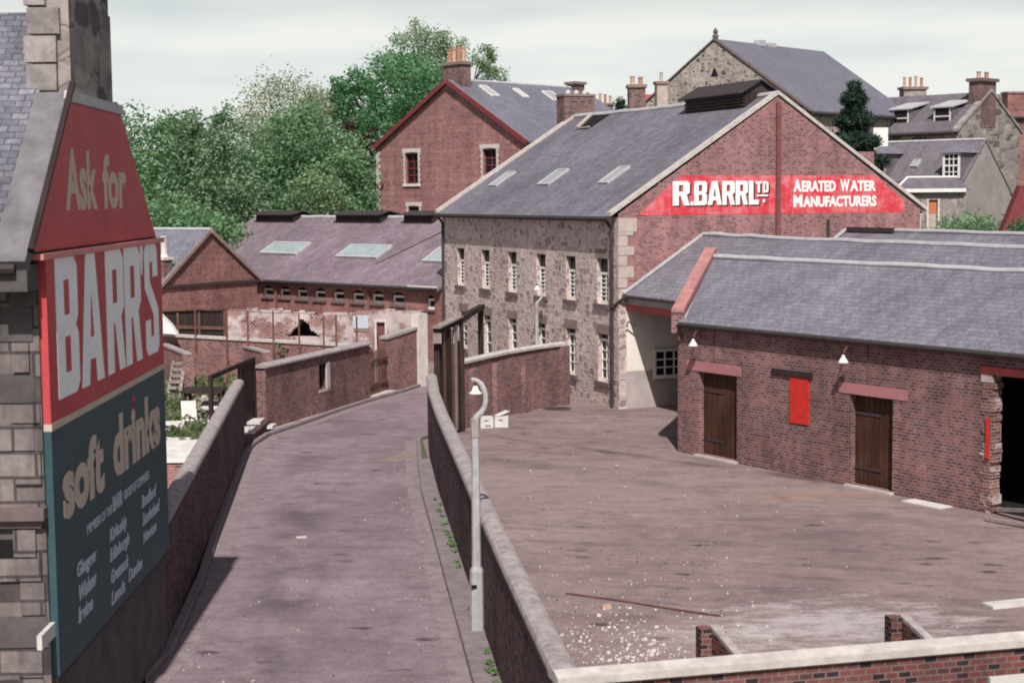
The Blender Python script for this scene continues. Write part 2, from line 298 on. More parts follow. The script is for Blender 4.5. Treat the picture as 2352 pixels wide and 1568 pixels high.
MT['leaf_e'] = m_leaf('airy leaves', (0.16, 0.26, 0.16), (0.40, 0.52, 0.32), 0.5)
MT['leaf_red'] = m_leaf('copper leaves', (0.06, 0.03, 0.035), (0.17, 0.07, 0.07))
MT['needle'] = m_leaf('dark conifer needles', (0.012, 0.03, 0.022), (0.06, 0.095, 0.068), 0.1)
MT['grass'] = m_leaf('rank grass', (0.08, 0.12, 0.06), (0.25, 0.29, 0.15), 0.4, 1.2)
MT['weed'] = m_leaf('bright weeds', (0.07, 0.16, 0.04), (0.18, 0.32, 0.09), 0.3, 1.2)
MT['yard'] = m_ground('yard ash surface', (0.205, 0.15, 0.152), (0.068, 0.048, 0.054), (0.30, 0.23, 0.222), 0.25,
                      [(6.3, 27.4, 2.5, 1.9, (0.56, 0.51, 0.51), 0.6), (4.3, 26.6, 1.6, 0.9, (0.54, 0.50, 0.49), 0.4), (8.3, 39.3, 2.4, 0.8, (0.34, 0.19, 0.12), 0.45), (3.2, 41.0, 5.0, 5.0, (0.30, 0.235, 0.23), 0.6)], True, [(50.5, -1.0, 0.55, 0.75), (46.0, -1.0, 0.9, 0.4)], 0.6)
MT['lane'] = m_ground('lane tarmac', (0.215, 0.164, 0.184), (0.078, 0.057, 0.066), (0.28, 0.22, 0.24), 0.1, None, True,
                      [(-2.1, -0.055, 0.9, 0.5), (-1.9, -0.045, 1.5, 0.35), (-0.1, -0.045, 0.9, 0.25)], 0.45)
MT['kerb'] = m_plain('kerb stone', (0.22, 0.18, 0.19), 0.95, 0.3, 4.0, 0.3)
MT['channel'] = m_plain('worn channel setts', (0.245, 0.192, 0.207), 0.95, 0.35, 3.0, 0.2)
MT['earth'] = m_ground('waste ground', (0.26, 0.20, 0.18), (0.12, 0.10, 0.08), (0.40, 0.34, 0.32), 0.6)
MT['field'] = m_plain('rough field', (0.10, 0.12, 0.06), 0.95, 0.35, 0.15)
MT['debris'] = m_plain('rubble bits', (0.42, 0.35, 0.33), 0.95, 0.45, 5.0)
MT['chip'] = m_plain('white chips', (0.66, 0.63, 0.61), 0.7, 0.12, 20.0)

# ------------------------------------------------------------------ mesh helpers
def vec(*a): return Vector(a)
class MB:
    """collects faces in world coordinates; build() links them as ONE mesh object with metre UVs"""
    def __init__(s): s.v = []; s.f = []; s.uv = []; s.mi = []; s.sm = []
    def face(s, pts, mi=0, uvs=None, smooth=False):
        pts = [Vector(p) for p in pts]
        if uvs is None:
            nrm = Vector((0, 0, 0))
            for i in range(len(pts)):
                a, b = pts[i], pts[(i + 1) % len(pts)]
                nrm += Vector(((a.y - b.y) * (a.z + b.z), (a.z - b.z) * (a.x + b.x), (a.x - b.x) * (a.y + b.y)))
            if nrm.length < 1e-12: return
            nrm.normalize()
            if abs(nrm.z) > 0.985: hx, vy = Vector((1, 0, 0)), Vector((0, 1, 0))
            else:
                hx = Vector((-nrm.y, nrm.x, 0)).normalized(); vy = nrm.cross(hx)
                if vy.z < 0: vy = -vy
            uvs = [(p.dot(hx), p.dot(vy)) for p in pts]
        i0 = len(s.v); s.v += [tuple(p) for p in pts]
        s.f.append(list(range(i0, i0 + len(pts)))); s.uv += [tuple(u) for u in uvs]; s.mi.append(mi); s.sm.append(smooth)
    def solid(s, faces, mi=0):
        c = Vector((0, 0, 0)); n = 0
        for f in faces:
            for p in f: c += Vector(p); n += 1
        c /= n
        for f in faces:
            f = [Vector(p) for p in f]; nr = (f[1] - f[0]).cross(f[2] - f[1])
            if nr.length < 1e-9 and len(f) > 3: nr = (f[2] - f[0]).cross(f[3] - f[2])
            if nr.dot(sum(f, Vector((0, 0, 0))) / len(f) - c) < 0: f.reverse()
            s.face(f, mi)
    def box(s, o, a, b, c, mi=0):
        o, a, b, c = Vector(o), Vector(a), Vector(b), Vector(c)
        p = lambda i, j, k: o + a * i + b * j + c * k
        s.solid([[p(0,0,0),p(1,0,0),p(1,1,0),p(0,1,0)], [p(0,0,1),p(1,0,1),p(1,1,1),p(0,1,1)],
                 [p(0,0,0),p(1,0,0),p(1,0,1),p(0,0,1)], [p(0,1,0),p(1,1,0),p(1,1,1),p(0,1,1)],
                 [p(0,0,0),p(0,1,0),p(0,1,1),p(0,0,1)], [p(1,0,0),p(1,1,0),p(1,1,1),p(1,0,1)]], mi)
    def fb(s, F, s0, s1, t0, t1, z0, z1, mi=0):
        o = F.p(s0, t0, z0); s.box(o, F.p(s1, t0, z0) - o, F.p(s0, t1, z0) - o, F.p(s0, t0, z1) - o, mi)
    def ab(s, x0, x1, y0, y1, z0, z1, mi=0): s.box((x0, y0, z0), (x1 - x0, 0, 0), (0, y1 - y0, 0), (0, 0, z1 - z0), mi)
    def prism(s, poly, ext, mi=0):
        poly = [Vector(p) for p in poly]; e = Vector(ext); top = [p + e for p in poly]; n = len(poly)
        s.solid([poly, top] + [[poly[i], poly[(i + 1) % n], top[(i + 1) % n], top[i]] for i in range(n)], mi)
    def tube(s, path, rad, seg=8, mi=0, caps=True):
        path = [Vector(p) for p in path]; rads = rad if isinstance(rad, (list, tuple)) else [rad] * len(path); rings = []
        ref = None
        for i, p in enumerate(path):
            d = (path[min(i + 1, len(path) - 1)] - path[max(i - 1, 0)]).normalized()
            if ref is None: ref = Vector((1, 0, 0)) if abs(d.x) < 0.8 else Vector((0, 1, 0))
            a = (ref - d * ref.dot(d)).normalized(); ref = a; b = d.cross(a)
            rings.append([p + (a * math.cos(2 * math.pi * k / seg) + b * math.sin(2 * math.pi * k / seg)) * rads[i] for k in range(seg)])
        ln = 0
        for i in range(len(rings) - 1):
            l2 = ln + (path[i + 1] - path[i]).length
            for k in range(seg):
                k2 = (k + 1) % seg; u0, u1 = k / seg * 6.28 * rads[i], (k + 1) / seg * 6.28 * rads[i]
                s.face([rings[i][k], rings[i][k2], rings[i + 1][k2], rings[i + 1][k]], mi, [(u0, ln), (u1, ln), (u1, l2), (u0, l2)], True)
            ln = l2
        if caps: s.face(list(reversed(rings[0])), mi); s.face(rings[-1], mi)
    def lathe(s, c, prof, seg=16, mi=0):
        c = Vector(c)
        rings = [[c + Vector((r * math.cos(6.28318 * k / seg), r * math.sin(6.28318 * k / seg), z)) for k in range(seg)] for r, z in prof]
        for i in range(len(rings) - 1):
            for k in range(seg): s.face([rings[i][k], rings[i][(k + 1) % seg], rings[i + 1][(k + 1) % seg], rings[i + 1][k]], mi, None, True)
    def sweep(s, prof, path, mi=0, caps=True):
        """profile points (right offset, height) carried along a plan polyline (x, y, z base)"""
        path = [Vector(p) for p in path]; rings = []
        for i, p in enumerate(path):
            d0 = (path[i] - path[i - 1]) if i else (path[1] - path[0]); d1 = (path[i + 1] - path[i]) if i < len(path) - 1 else d0
            d0, d1 = Vector((d0.x, d0.y, 0)).normalized(), Vector((d1.x, d1.y, 0)).normalized()
            d = (d0 + d1).normalized(); k = 1 / max(0.5, d.dot(d0)); rt = Vector((d.y, -d.x, 0)) * k
            rings.append([p + rt * a + Vector((0, 0, h)) for a, h in prof])
        n = len(prof); ln = 0
        acc = [0]
        for k in range(n): 
            a, b = prof[k], prof[(k + 1) % n]; acc.append(acc[-1] + math.hypot(b[0] - a[0], b[1] - a[1]))
        for i in range(len(rings) - 1):
            l2 = ln + (path[i + 1] - path[i]).length
            for k in range(n):
                k2 = (k + 1) % n; a, b, c_, d_ = rings[i][k], rings[i][k2], rings[i + 1][k2], rings[i + 1][k]
                vert = abs(prof[k][0] - prof[k2][0]) < 1e-6
                if vert: uvs = [(ln, a.z), (ln, b.z), (l2, c_.z), (l2, d_.z)]
                else: uvs = [(ln, acc[k]), (ln, acc[k + 1]), (l2, acc[k + 1]), (l2, acc[k])]
                s.face([a, b, c_, d_], mi, uvs)
            ln = l2
        if caps: s.face(list(reversed(rings[0])), mi); s.face(rings[-1], mi)
    def build(s, name, mats, parent=None, origin=None):
        if not s.v: return None
        if not isinstance(mats, (list, tuple)): mats = [mats]
        V_ = np.array(s.v, dtype=np.float64)
        if parent is not None:
            top = parent
            while top.parent is not None: top = top.parent
            org = np.array(top.location)
        else:
            org = np.array(origin) if origin is not None else np.array([(V_[:, 0].min() + V_[:, 0].max()) / 2, (V_[:, 1].min() + V_[:, 1].max()) / 2, V_[:, 2].min()])
        me = bpy.data.meshes.new(name); me.from_pydata((V_ - org).tolist(), [], s.f)
        ul = me.uv_layers.new(name="UVMap"); ul.data.foreach_set("uv", np.array(s.uv, dtype=np.float32).ravel())
        for m in mats: me.materials.append(MT[m] if isinstance(m, str) else m)
        me.polygons.foreach_set("material_index", s.mi); me.polygons.foreach_set("use_smooth", s.sm); me.update()
        o = bpy.data.objects.new(name, me); COL.objects.link(o)
        if parent is not None: o.parent = parent
        else: o.location = org
        return o
def jline(p0, p1, n=14, amp=0.025, sag=0.03):
    p0, p1 = Vector(p0), Vector(p1); return [p0.lerp(p1, i / n) + Vector((0, 0, rnd.uniform(-amp, amp) - sag * math.sin(math.pi * i / n))) for i in range(n + 1)]
class F:
    """plan frame: s along d, t along e"""
    def __init__(s, o, d, e=None, k=1.0, z0=0.0):
        s.k = k; s.z0 = z0
        s.o = Vector((o[0], o[1], 0)); s.d = Vector((d[0], d[1], 0)).normalized()
        s.e = Vector((e[0], e[1], 0)).normalized() if e is not None else Vector((s.d.y, -s.d.x, 0))
    def p(s, a, b, z=0.0): return s.o + (s.d * a + s.e * b) * s.k + Vector((0, 0, z * s.k + s.z0))
def az(deg): return (math.sin(R(deg)), math.cos(R(deg)))
def tag(o, label, cat, group=None, kind=None):
    o["label"] = label; o["category"] = cat
    if group: o["group"] = group
    if kind: o["kind"] = kind
    return o
def thing(name, label, cat, loc, group=None):
    o = bpy.data.objects.new(name, None); COL.objects.link(o); o.empty_display_size = 0.3
    o.location = loc; return tag(o, label, cat, group)
def struct(o): o["kind"] = "structure"; return o

def wall(mb, Fr, s0, s1, z0, z1, holes=(), depth=0.25, t=0.0, mi=0):
    """front face of a wall at t with real openings whose reveals run inward (+t)"""
    xs = sorted({s0, s1, *[h[0] for h in holes], *[h[1] for h in holes]}); zs = sorted({z0, z1, *[h[2] for h in holes], *[h[3] for h in holes]})
    for i in range(len(xs) - 1):
        for j in range(len(zs) - 1):
            cx, cz = (xs[i] + xs[i + 1]) / 2, (zs[j] + zs[j + 1]) / 2
            if any(h[0] < cx < h[1] and h[2] < cz < h[3] for h in holes): continue
            mb.face([Fr.p(xs[i], t, zs[j]), Fr.p(xs[i + 1], t, zs[j]), Fr.p(xs[i + 1], t, zs[j + 1]), Fr.p(xs[i], t, zs[j + 1])], mi)
    for h in holes:
        a, b, c, d = h[:4]; t2 = t + depth
        for q in ([(a, c), (a, d)], [(b, d), (b, c)], [(a, d), (b, d)], [(b, c), (a, c)]):
            mb.face([Fr.p(q[0][0], t, q[0][1]), Fr.p(q[1][0], t, q[1][1]), Fr.p(q[1][0], t2, q[1][1]), Fr.p(q[0][0], t2, q[0][1])], mi)
def window(parent, Fr, s0, s1, z0, z1, rec=0.2, nx=2, nz=4, fm='white', sill='sill', lintel=None, bw=0.06, bar=0.03, mid=True, so=0.13, lh=0.34, lo=0.16, drop=0.0, sh=0.15):
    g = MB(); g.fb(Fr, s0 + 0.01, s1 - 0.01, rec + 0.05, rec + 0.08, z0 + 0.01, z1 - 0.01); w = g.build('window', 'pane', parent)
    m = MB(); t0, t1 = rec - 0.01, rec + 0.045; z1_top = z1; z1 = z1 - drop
    m.fb(Fr, s0, s0 + bw, t0, t1, z0, z1); m.fb(Fr, s1 - bw, s1, t0, t1, z0, z1)
    m.fb(Fr, s0 + bw, s1 - bw, t0, t1, z0, z0 + bw * 1.3); m.fb(Fr, s0 + bw, s1 - bw, t0, t1, z1 - bw, z1)
    a0, a1, b0, b1 = s0 + bw, s1 - bw, z0 + bw * 1.3, z1 - bw; t0 += 0.012
    for i in range(1, nx): x = a0 + (a1 - a0) * i / nx; m.fb(Fr, x - bar / 2, x + bar / 2, t0 + 0.004, t1, b0, b1)
    for j in range(1, nz):
        z = b0 + (b1 - b0) * j / nz; hb = bar * (1.6 if mid and j == nz // 2 else 0.9) / 2; m.fb(Fr, a0, a1, t0, t1 - 0.004, z - hb, z + hb)
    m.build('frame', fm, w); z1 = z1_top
    if sill: q = MB(); q.fb(Fr, s0 - so, s1 + so, -0.09, rec, z0 - sh, z0 - 0.002); q.build('sill', sill, w)
    if lintel: q = MB(); q.fb(Fr, s0 - lo, s1 + lo, -0.006, 0.1, z1 + 0.002, z1 + lh); q.build('lintel', lintel, w)
    return w
def slope(mb, Fr, s0, s1, ta, za, tb, zb, th=0.1, mi=0):
    """roof slab from the eave (ta, za) up to the ridge (tb, zb)"""
    mb.prism([Fr.p(s0, ta, za), Fr.p(s1, ta, za), Fr.p(s1, tb, zb), Fr.p(s0, tb, zb)], (0, 0, -th), mi)
def beam(mb, p0, p1, w, h, wd=None, mi=0):
    """square bar from p0 to p1: width w sideways, height h upward"""
    p0, p1 = Vector(p0), Vector(p1); d = (p1 - p0).normalized()
    side = Vector(wd).normalized() if wd is not None else d.cross(Vector((0, 0, 1))).normalized()
    if wd is None and d.cross(Vector((0, 0, 1))).length < 1e-4: side = Vector((1, 0, 0))
    up = side.cross(d).normalized()
    if up.z < 0: up = -up
    mb.box(p0 - side * w / 2, p1 - p0, side * w, up * h, mi)
def downpipe(parent, pts, r=0.055, mat='iron'):
    m = MB(); m.tube(pts, r, 8); return m.build('downpipe', mat, parent)
def chimney(parent, Fr, s0, s1, t0, t1, z0, z1, mat='brick_stack', cap=0.14, over=0.07, npots=3, potm='pot', poth=0.6, capm='lintel', along='s', potr=0.13):
    m = MB(); m.fb(Fr, s0, s1, t0, t1, z0, z1); c = m.build('chimney', mat, parent)
    m = MB(); m.fb(Fr, s0 - over, s1 + over, t0 - over, t1 + over, z1 + 0.002, z1 + cap); m.build('chimney_cap', capm, c)
    for i in range(npots):
        k = (i + 0.5) / npots
        q = Fr.p(s0 + (s1 - s0) * k, (t0 + t1) / 2, z1 + cap) if along == 's' else Fr.p((s0 + s1) / 2, t0 + (t1 - t0) * k, z1 + cap)
        hh = poth * rnd.uniform(0.8, 1.15); r = potr
        m = MB(); m.lathe(q, [(r * 1.15, 0), (r * 1.1, 0.06), (r * 0.9, 0.1), (r * 0.85, hh - 0.08), (r * 1.05, hh - 0.06), (r * 1.05, hh), (r * 0.7, hh), (r * 0.7, hh - 0.2)], 10)
        m.build('chimney_pot', potm if i % 2 == 0 else 'pot_red', c)
    return c
def chimney_thing(name, label, Fr, *a, group=None, **k):
    base = Fr.p((a[0] + a[1]) / 2, (a[2] + a[3]) / 2, a[4])
    t = thing(name, label, 'chimney', base, group); k2 = dict(k)
    return chimney(t, Fr, *a, **k2)
def rooflight(parent, rp, nrm, glass='skyglass_grey', nb=3, fr=0.07, h=0.08, fm='lead', name='rooflight'):
    """rp: four corners on the slope, bottom-left, bottom-right, top-right, top-left"""
    rp = [Vector(p) for p in rp]; n = Vector(nrm).normalized()
    m = MB(); a, b, c, d = rp; ux = (b - a).normalized(); uy = (d - a).normalized(); w, l = (b - a).length, (d - a).length
    bx = lambda x0, x1, y0, y1, z0, z1: m.box(a + ux * x0 + uy * y0 + n * z0, ux * (x1 - x0), uy * (y1 - y0), n * (z1 - z0))
    g = MB(); g.box(a + ux * fr * 0.5 + uy * fr * 0.5 - n * 0.02, ux * (w - fr), uy * (l - fr), n * (h * 0.7 + 0.02)); g_o = g.build(name, glass, parent)
    bx(0, w, 0, fr, -0.03, h); bx(0, w, l - fr, l, -0.03, h); bx(0, fr, fr, l - fr, -0.03, h); bx(w - fr, w, fr, l - fr, -0.03, h)
    for i in range(1, nb): x = w * i / nb; bx(x - 0.012, x + 0.012, fr, l - fr, h * 0.5, h * 0.8)
    m.build('frame', fm, g_o); return g_o

# ------------------------------------------------------------------ lettering
def _curve_mesh(cu):
    ob = bpy.data.objects.new("tmp", cu); COL.objects.link(ob)
    dg = bpy.context.evaluated_depsgraph_get(); ev = ob.evaluated_get(dg); me = ev.to_mesh()
    vs_ = [v.co.copy() for v in me.vertices]; fs = [list(p.vertices) for p in me.polygons]
    ev.to_mesh_clear(); bpy.data.objects.remove(ob); bpy.data.curves.remove(cu); return vs_, fs
def put_letters(mb, vs_, fs, o, ux, uy, w, h, ext=0.012, mi=0, shear=0.0):
    """fits flat glyph geometry (built at depth 0..1) into w x h metres at o, in the plane ux, uy"""
    o, ux, uy = Vector(o), Vector(ux).normalized(), Vector(uy).normalized(); n = ux.cross(uy)
    x0, x1 = min(v.x for v in vs_), max(v.x for v in vs_); y0, y1 = min(v.y for v in vs_), max(v.y for v in vs_); z1 = max(v.z for v in vs_) or 1
    P = [o + ux * ((v.x - x0) / (x1 - x0) * w + shear * (v.y - y0) / (y1 - y0) * h) + uy * ((v.y - y0) / (y1 - y0) * h) + n * (ext if v.z > 1e-5 else 0.0) for v in vs_]
    for f in fs: mb.face([P[i] for i in f], mi)
def text(mb, s_, o, ux, uy, w, h, bold=0.02, ext=0.005, mi=0, shear=0.0):
    cu = bpy.data.curves.new("t", 'FONT'); cu.body = s_; cu.size = 1.0; cu.offset = bold; cu.extrude = 0.01; cu.resolution_u = 3
    v, f = _curve_mesh(cu); put_letters(mb, v, f, o, ux, uy, w, h, ext, mi, shear)
GLYPH = {
 'B': [[(0,0),(.84,0),(1,.07),(1,.43),(.88,.50),(1,.57),(1,.93),(.86,1),(0,1)], [(.36,.585),(.62,.585),(.62,.84),(.36,.84)], [(.36,.17),(.62,.17),(.62,.43),(.36,.43)]],
 'A': [[(0,0),(.33,0),(.385,.19),(.63,.19),(.68,0),(1,0),(.70,1),(.30,1)], [(.425,.36),(.59,.36),(.525,.68),(.485,.68)]],
 'R': [[(0,0),(.36,0),(.36,.40),(.46,.40),(.66,0),(1,0),(.82,.44),(1,.52),(1,.92),(.86,1),(0,1)], [(.36,.565),(.62,.565),(.62,.84),(.36,.84)]],
 'S': [[(0,.32),(0,.06),(.13,0),(.87,0),(1,.06),(1,.40),(.38,.66),(.38,.84),(.62,.84),(.62,.70),(1,.70),(1,.94),(.87,1),(.13,1),(0,.94),(0,.61),(.62,.35),(.62,.16),(.38,.16),(.38,.32)]],
 "'": [[(.3,0),(.62,0),(1,1),(0,1)]],
 'L': [[(0,0),(1,0),(1,.2),(.45,.2),(.45,1),(0,1)]],
 'T': [[(.3,0),(.7,0),(.7,.8),(1,.8),(1,1),(0,1),(0,.8),(.3,.8)]],
 'D': [[(0,0),(.78,0),(1,.14),(1,.86),(.78,1),(0,1)], [(.38,.18),(.62,.18),(.62,.82),(.38,.82)]],
 '.': [[(0,0),(1,0),(1,1),(0,1)]],
}
def glyph(mb, ch, o, ux, uy, w, h, ext=0.005, mi=0):
    cu = bpy.data.curves.new("g", 'CURVE'); cu.dimensions = '2D'; cu.fill_mode = 'BOTH'; cu.extrude = 0.01
    for loop in GLYPH[ch]:
        sp = cu.splines.new('POLY'); sp.points.add(len(loop) - 1); sp.use_cyclic_u = True
        for p, (x, y) in zip(sp.points, loop): p.co = (x, y, 0, 1)
    v, f = _curve_mesh(cu); put_letters(mb, v, f, o, ux, uy, w, h, ext, mi)

# ------------------------------------------------------------------ foliage
def leaf_cloud(name, mat, centres, spread, per, size, seed, parent, org, up=0.35, flat=0.0, stretch=1.0):
    """leaf-sized quads in many little clumps; centres (n,3) in world coordinates"""
    g = np.random.default_rng(seed); c = np.repeat(np.asarray(centres, float), per, axis=0); n = len(c)
    sp = np.repeat(np.asarray(spread, float) * np.ones(len(centres)), per)
    p = c + g.normal(size=(n, 3)) * sp[:, None] * np.array([1, 1, 0.75])
    nr = g.normal(size=(n, 3)); nr[:, 2] = np.abs(nr[:, 2]) * (1 - flat) + up; nr /= np.linalg.norm(nr, axis=1)[:, None]
    a = np.cross(nr, g.normal(size=(n, 3))); a /= np.linalg.norm(a, axis=1)[:, None]; b = np.cross(nr, a)
    sz = size * g.uniform(0.55, 1.3, n)[:, None]; w = g.uniform(0.45, 0.8, n)[:, None]
    q = np.stack([p - a * sz * stretch, p + b * sz * w, p + a * sz * stretch + nr * sz * 0.25, p - b * sz * w], axis=1).reshape(-1, 3) - np.array(org)
    me = bpy.data.meshes.new(name); me.vertices.add(4 * n); me.vertices.foreach_set("co", q.ravel().astype(np.float32))
    me.loops.add(4 * n); me.loops.foreach_set("vertex_index", np.arange(4 * n, dtype=np.int32))
    me.polygons.add(n); me.polygons.foreach_set("loop_start", np.arange(0, 4 * n, 4, dtype=np.int32)); me.polygons.foreach_set("loop_total", np.full(n, 4, dtype=np.int32))
    me.update(calc_edges=True); me.materials.append(MT[mat])
    o = bpy.data.objects.new(name, me); COL.objects.link(o)
    if parent is not None: o.parent = parent
    else: o.location = org
    return o
def lobe_points(lobes, seed, shell=0.45):
    g = np.random.default_rng(seed); out = []; sp = []
    for (x, y, z, rx, ry, rz, k) in lobes:
        d = g.normal(size=(k, 3)); d /= np.linalg.norm(d, axis=1)[:, None]
        r = (shell + (1 - shell) * g.uniform(size=(k, 1)) ** 0.5) * g.uniform(0.82, 1.12, (k, 1))
        out.append(np.array([x, y, z]) + d * r * np.array([rx, ry, rz])); sp += [0.205 * (rx + ry + rz) / 3] * k
    return np.concatenate(out), np.array(sp)
def tree(label, base, lobes, leaf, per, size, seed, trunk_r=0.25, bark='bark', top=None, group=None, shell=0.45, name='tree', extra=None):
    """tapered trunk with limbs to every lobe, and a crown of leaf clumps; lobes are relative to base"""
    b = Vector(base); t = thing(name, label, 'tree', b, group); L_ = [(l[0] + b.x, l[1] + b.y, l[2] + b.z, *l[3:]) for l in lobes]
    m = MB(); zt = top if top else max(l[2] for l in lobes) * 0.8; g = random.Random(seed)
    pts = [b + Vector((g.uniform(-.15, .15) * k, g.uniform(-.15, .15) * k, zt * k / 5)) for k in range(6)]
    m.tube(pts, [trunk_r * (1 - 0.15 * k) for k in range(6)], 8)
    for l in L_:
        k = min(4, max(1, int(5 * (l[2] - b.z) / zt * 0.6))); s_ = pts[k]; e = Vector(l[:3]); mid = s_.lerp(e, 0.5) + Vector((0, 0, -0.3))
        m.tube([s_, mid, e], [trunk_r * 0.42, trunk_r * 0.28, trunk_r * 0.10], 6)
        for q in range(4):
            dd = Vector((g.gauss(0, 1), g.gauss(0, 1), abs(g.gauss(0, .8)))).normalized(); e2 = e + Vector((dd.x * l[3], dd.y * l[4], dd.z * l[5])) * 0.85
            m.tube([mid.lerp(e, 0.6), e.lerp(e2, 0.4), e2], [trunk_r * 0.16, trunk_r * 0.1, trunk_r * 0.04], 5)
    m.build('trunk', bark, t)
    c, sp = lobe_points(L_, seed, shell); leaf_cloud('crown', leaf, c, sp, per, size, seed + 1, t, t.location)
    if extra:
        c, sp = lobe_points([(l[0] + b.x, l[1] + b.y, l[2] + b.z, *l[3:]) for l in extra[1]], seed + 9, 0.2); leaf_cloud('crown', extra[0], c, sp, per, size, seed + 3, t, t.location)
    return t
def plant(label, base, r, h, leaf, n, size, seed, name='bush', group=None, cat='bush', stretch=1.6):
    b = Vector(base); lob = [(b.x, b.y, b.z + h * 0.5, r, r, h * 0.5, n)]; c, sp = lobe_points(lob, seed, 0.1)
    o = leaf_cloud(name, leaf, c, sp, 12, size, seed, None, b, 0.2, 0, stretch); return tag(o, label, cat, group)

# ------------------------------------------------------------------ ground
def sheet(name, pts, z, mat):
    m = MB(); m.face([(x, y, z) for x, y in pts], 0, [(x, y) for x, y in pts]); return struct(m.build(name, mat, None, (0, 0, z)))
sheet("ground", [(-3000, -3000), (3000, -3000), (3000, 3000), (-3000, 3000)], -0.05, 'field')
sheet("waste_ground", [(-45, 18), (-4.9, 18), (-4.9, 64), (-1.6, 66), (-1.0, 74), (-12, 84), (-45, 84)], -0.02, 'earth')
RW = [(2.35, 0.0), (1.62, 9.0), (0.90, 17.98), (0.42, 23.5), (0.0, 28.7), (-0.54, 35.5), (-0.94, 40.5), (-1.26, 45.3), (-1.42, 49.3)]   # lane face of the yard wall
LW = [(-5.16, 26.3), (-5.5, 30.8), (-5.98, 37.0), (-6.56, 44.3), (-6.80, 47.5)]
sheet("yard", [(-1.6, 49.3), (-1.2, 44), (-0.4, 34), (0.3, 24), (0.9, 17.6), (40, 20), (40, 75), (-2.2, 75), (-2.2, 62)], 0.0, 'yard')
LK = [(-5.15, 0.0), (-5.15, 24.6), (-5.02, 26.3), (-5.33, 31.5), (-5.75, 36.0), (-6.33, 43.0), (-6.62, 46.6), (-6.66, 48.6), (-6.45, 50.6), (-5.55, 53.4), (-4.6, 56.6), (-3.62, 59.3), (-2.6, 61.8), (-1.8, 64.3), (-1.5, 66.2)]
RK = [(x - (0.42 if y < 44 else 0.36), y) for x, y in RW[:-1]] + [(-1.78, 49.2), (-1.45, 50.0)]
sheet("lane", LK + [(-1.5, 72), (1.2, 72), (0.6, 60), (-0.3, 52)] + list(reversed(RK)), 0.004, 'lane')
m = MB(); m.sweep([(-0.16, -0.05), (0, -0.05), (0, 0.10), (-0.02, 0.12), (-0.16, 0.12)], [(x, y, 0) for x, y in LK[:-1]]); struct(m.build("kerb", 'kerb'))
m = MB(); m.sweep([(0, -0.05), (0.13, -0.05), (0.13, 0.11), (0.02, 0.11), (0, 0.09)], [(x, y, 0) for x, y in RK]); struct(m.build("kerb", 'kerb'))
m = MB()
for i in range(len(RW) - 2): m.face([(RK[i][0] + 0.12, RK[i][1], 0.10), (RW[i][0] + 0.02, RW[i][1], 0.10), (RW[i + 1][0] + 0.02, RW[i + 1][1], 0.10), (RK[i + 1][0] + 0.12, RK[i + 1][1], 0.10)])
struct(m.build("pavement", 'kerb'))
for nm, path, o0, o1 in (("road_channel", [q for q in LK if 24 < q[1] < 64.5], 0.02, 0.34), ("road_channel", RK[2:-1], -0.34, -0.02)):
    m = MB(); m.sweep([(o0, 0.002), (o0, 0.009), (o1, 0.009), (o1, 0.002)], [(x, y, 0) for x, y in path]); struct(m.build(nm, 'channel'))
m = MB(); hx = [-20, 8, 40, 140, 400]
for i in range(4):
    for (y0, z0), (y1, z1) in (((97, -0.1), (118, 3.5)), ((118, 3.5), (170, 6)), ((170, 6), (900, 9))):
        if i == 0: continue
        m.face([(hx[i], y0 - 14, z0), (hx[i + 1], y0 - 14, z0), (hx[i + 1], y1 - 14, z1), (hx[i], y1 - 14, z1)])
struct(m.build("hillside", 'field'))

# ------------------------------------------------------------------ lane walls
def roundcope(w, z, h, n=6): return [(-w, z), (-w, z + h * 0.35)] + [(-w * math.cos(math.pi * k / n), z + h * (0.35 + 0.65 * math.sin(math.pi * k / n))) for k in range(1, n)] + [(w, z + h * 0.35), (w, z)]
t = thing("lane_wall", "long sooty brick wall with rounded concrete coping between the lane and the open yard", "wall", (-0.3, 33, 0))
m = MB(); m.sweep([(-0.14, -0.05), (-0.14, 1.92), (0.14, 1.92), (0.14, -0.05)], [(x + 0.14, y, 0) for x, y in RW[2:]]); m.build("wall", 'brick_lane', t)
m = MB(); m.sweep(roundcope(0.165, 1.921, 0.15), [(x + 0.14, y, 0) for x, y in RW[2:]]); m.build("coping", 'coping', t)
t = thing("lane_wall", "dark brick wall with rounded coping running on from the corner of the signboard house", "wall", (-5.9, 37, 0))
m = MB(); m.sweep([(-0.14, -0.05), (-0.14, 2.02), (0.14, 2.02), (0.14, -0.05)], [(x - 0.14, y, 0) for x, y in LW]); m.build("wall", 'brick_lane', t)
m = MB(); m.sweep(roundcope(0.17, 2.021, 0.16), [(x - 0.14, y, 0) for x, y in LW]); m.build("coping", 'coping', t)
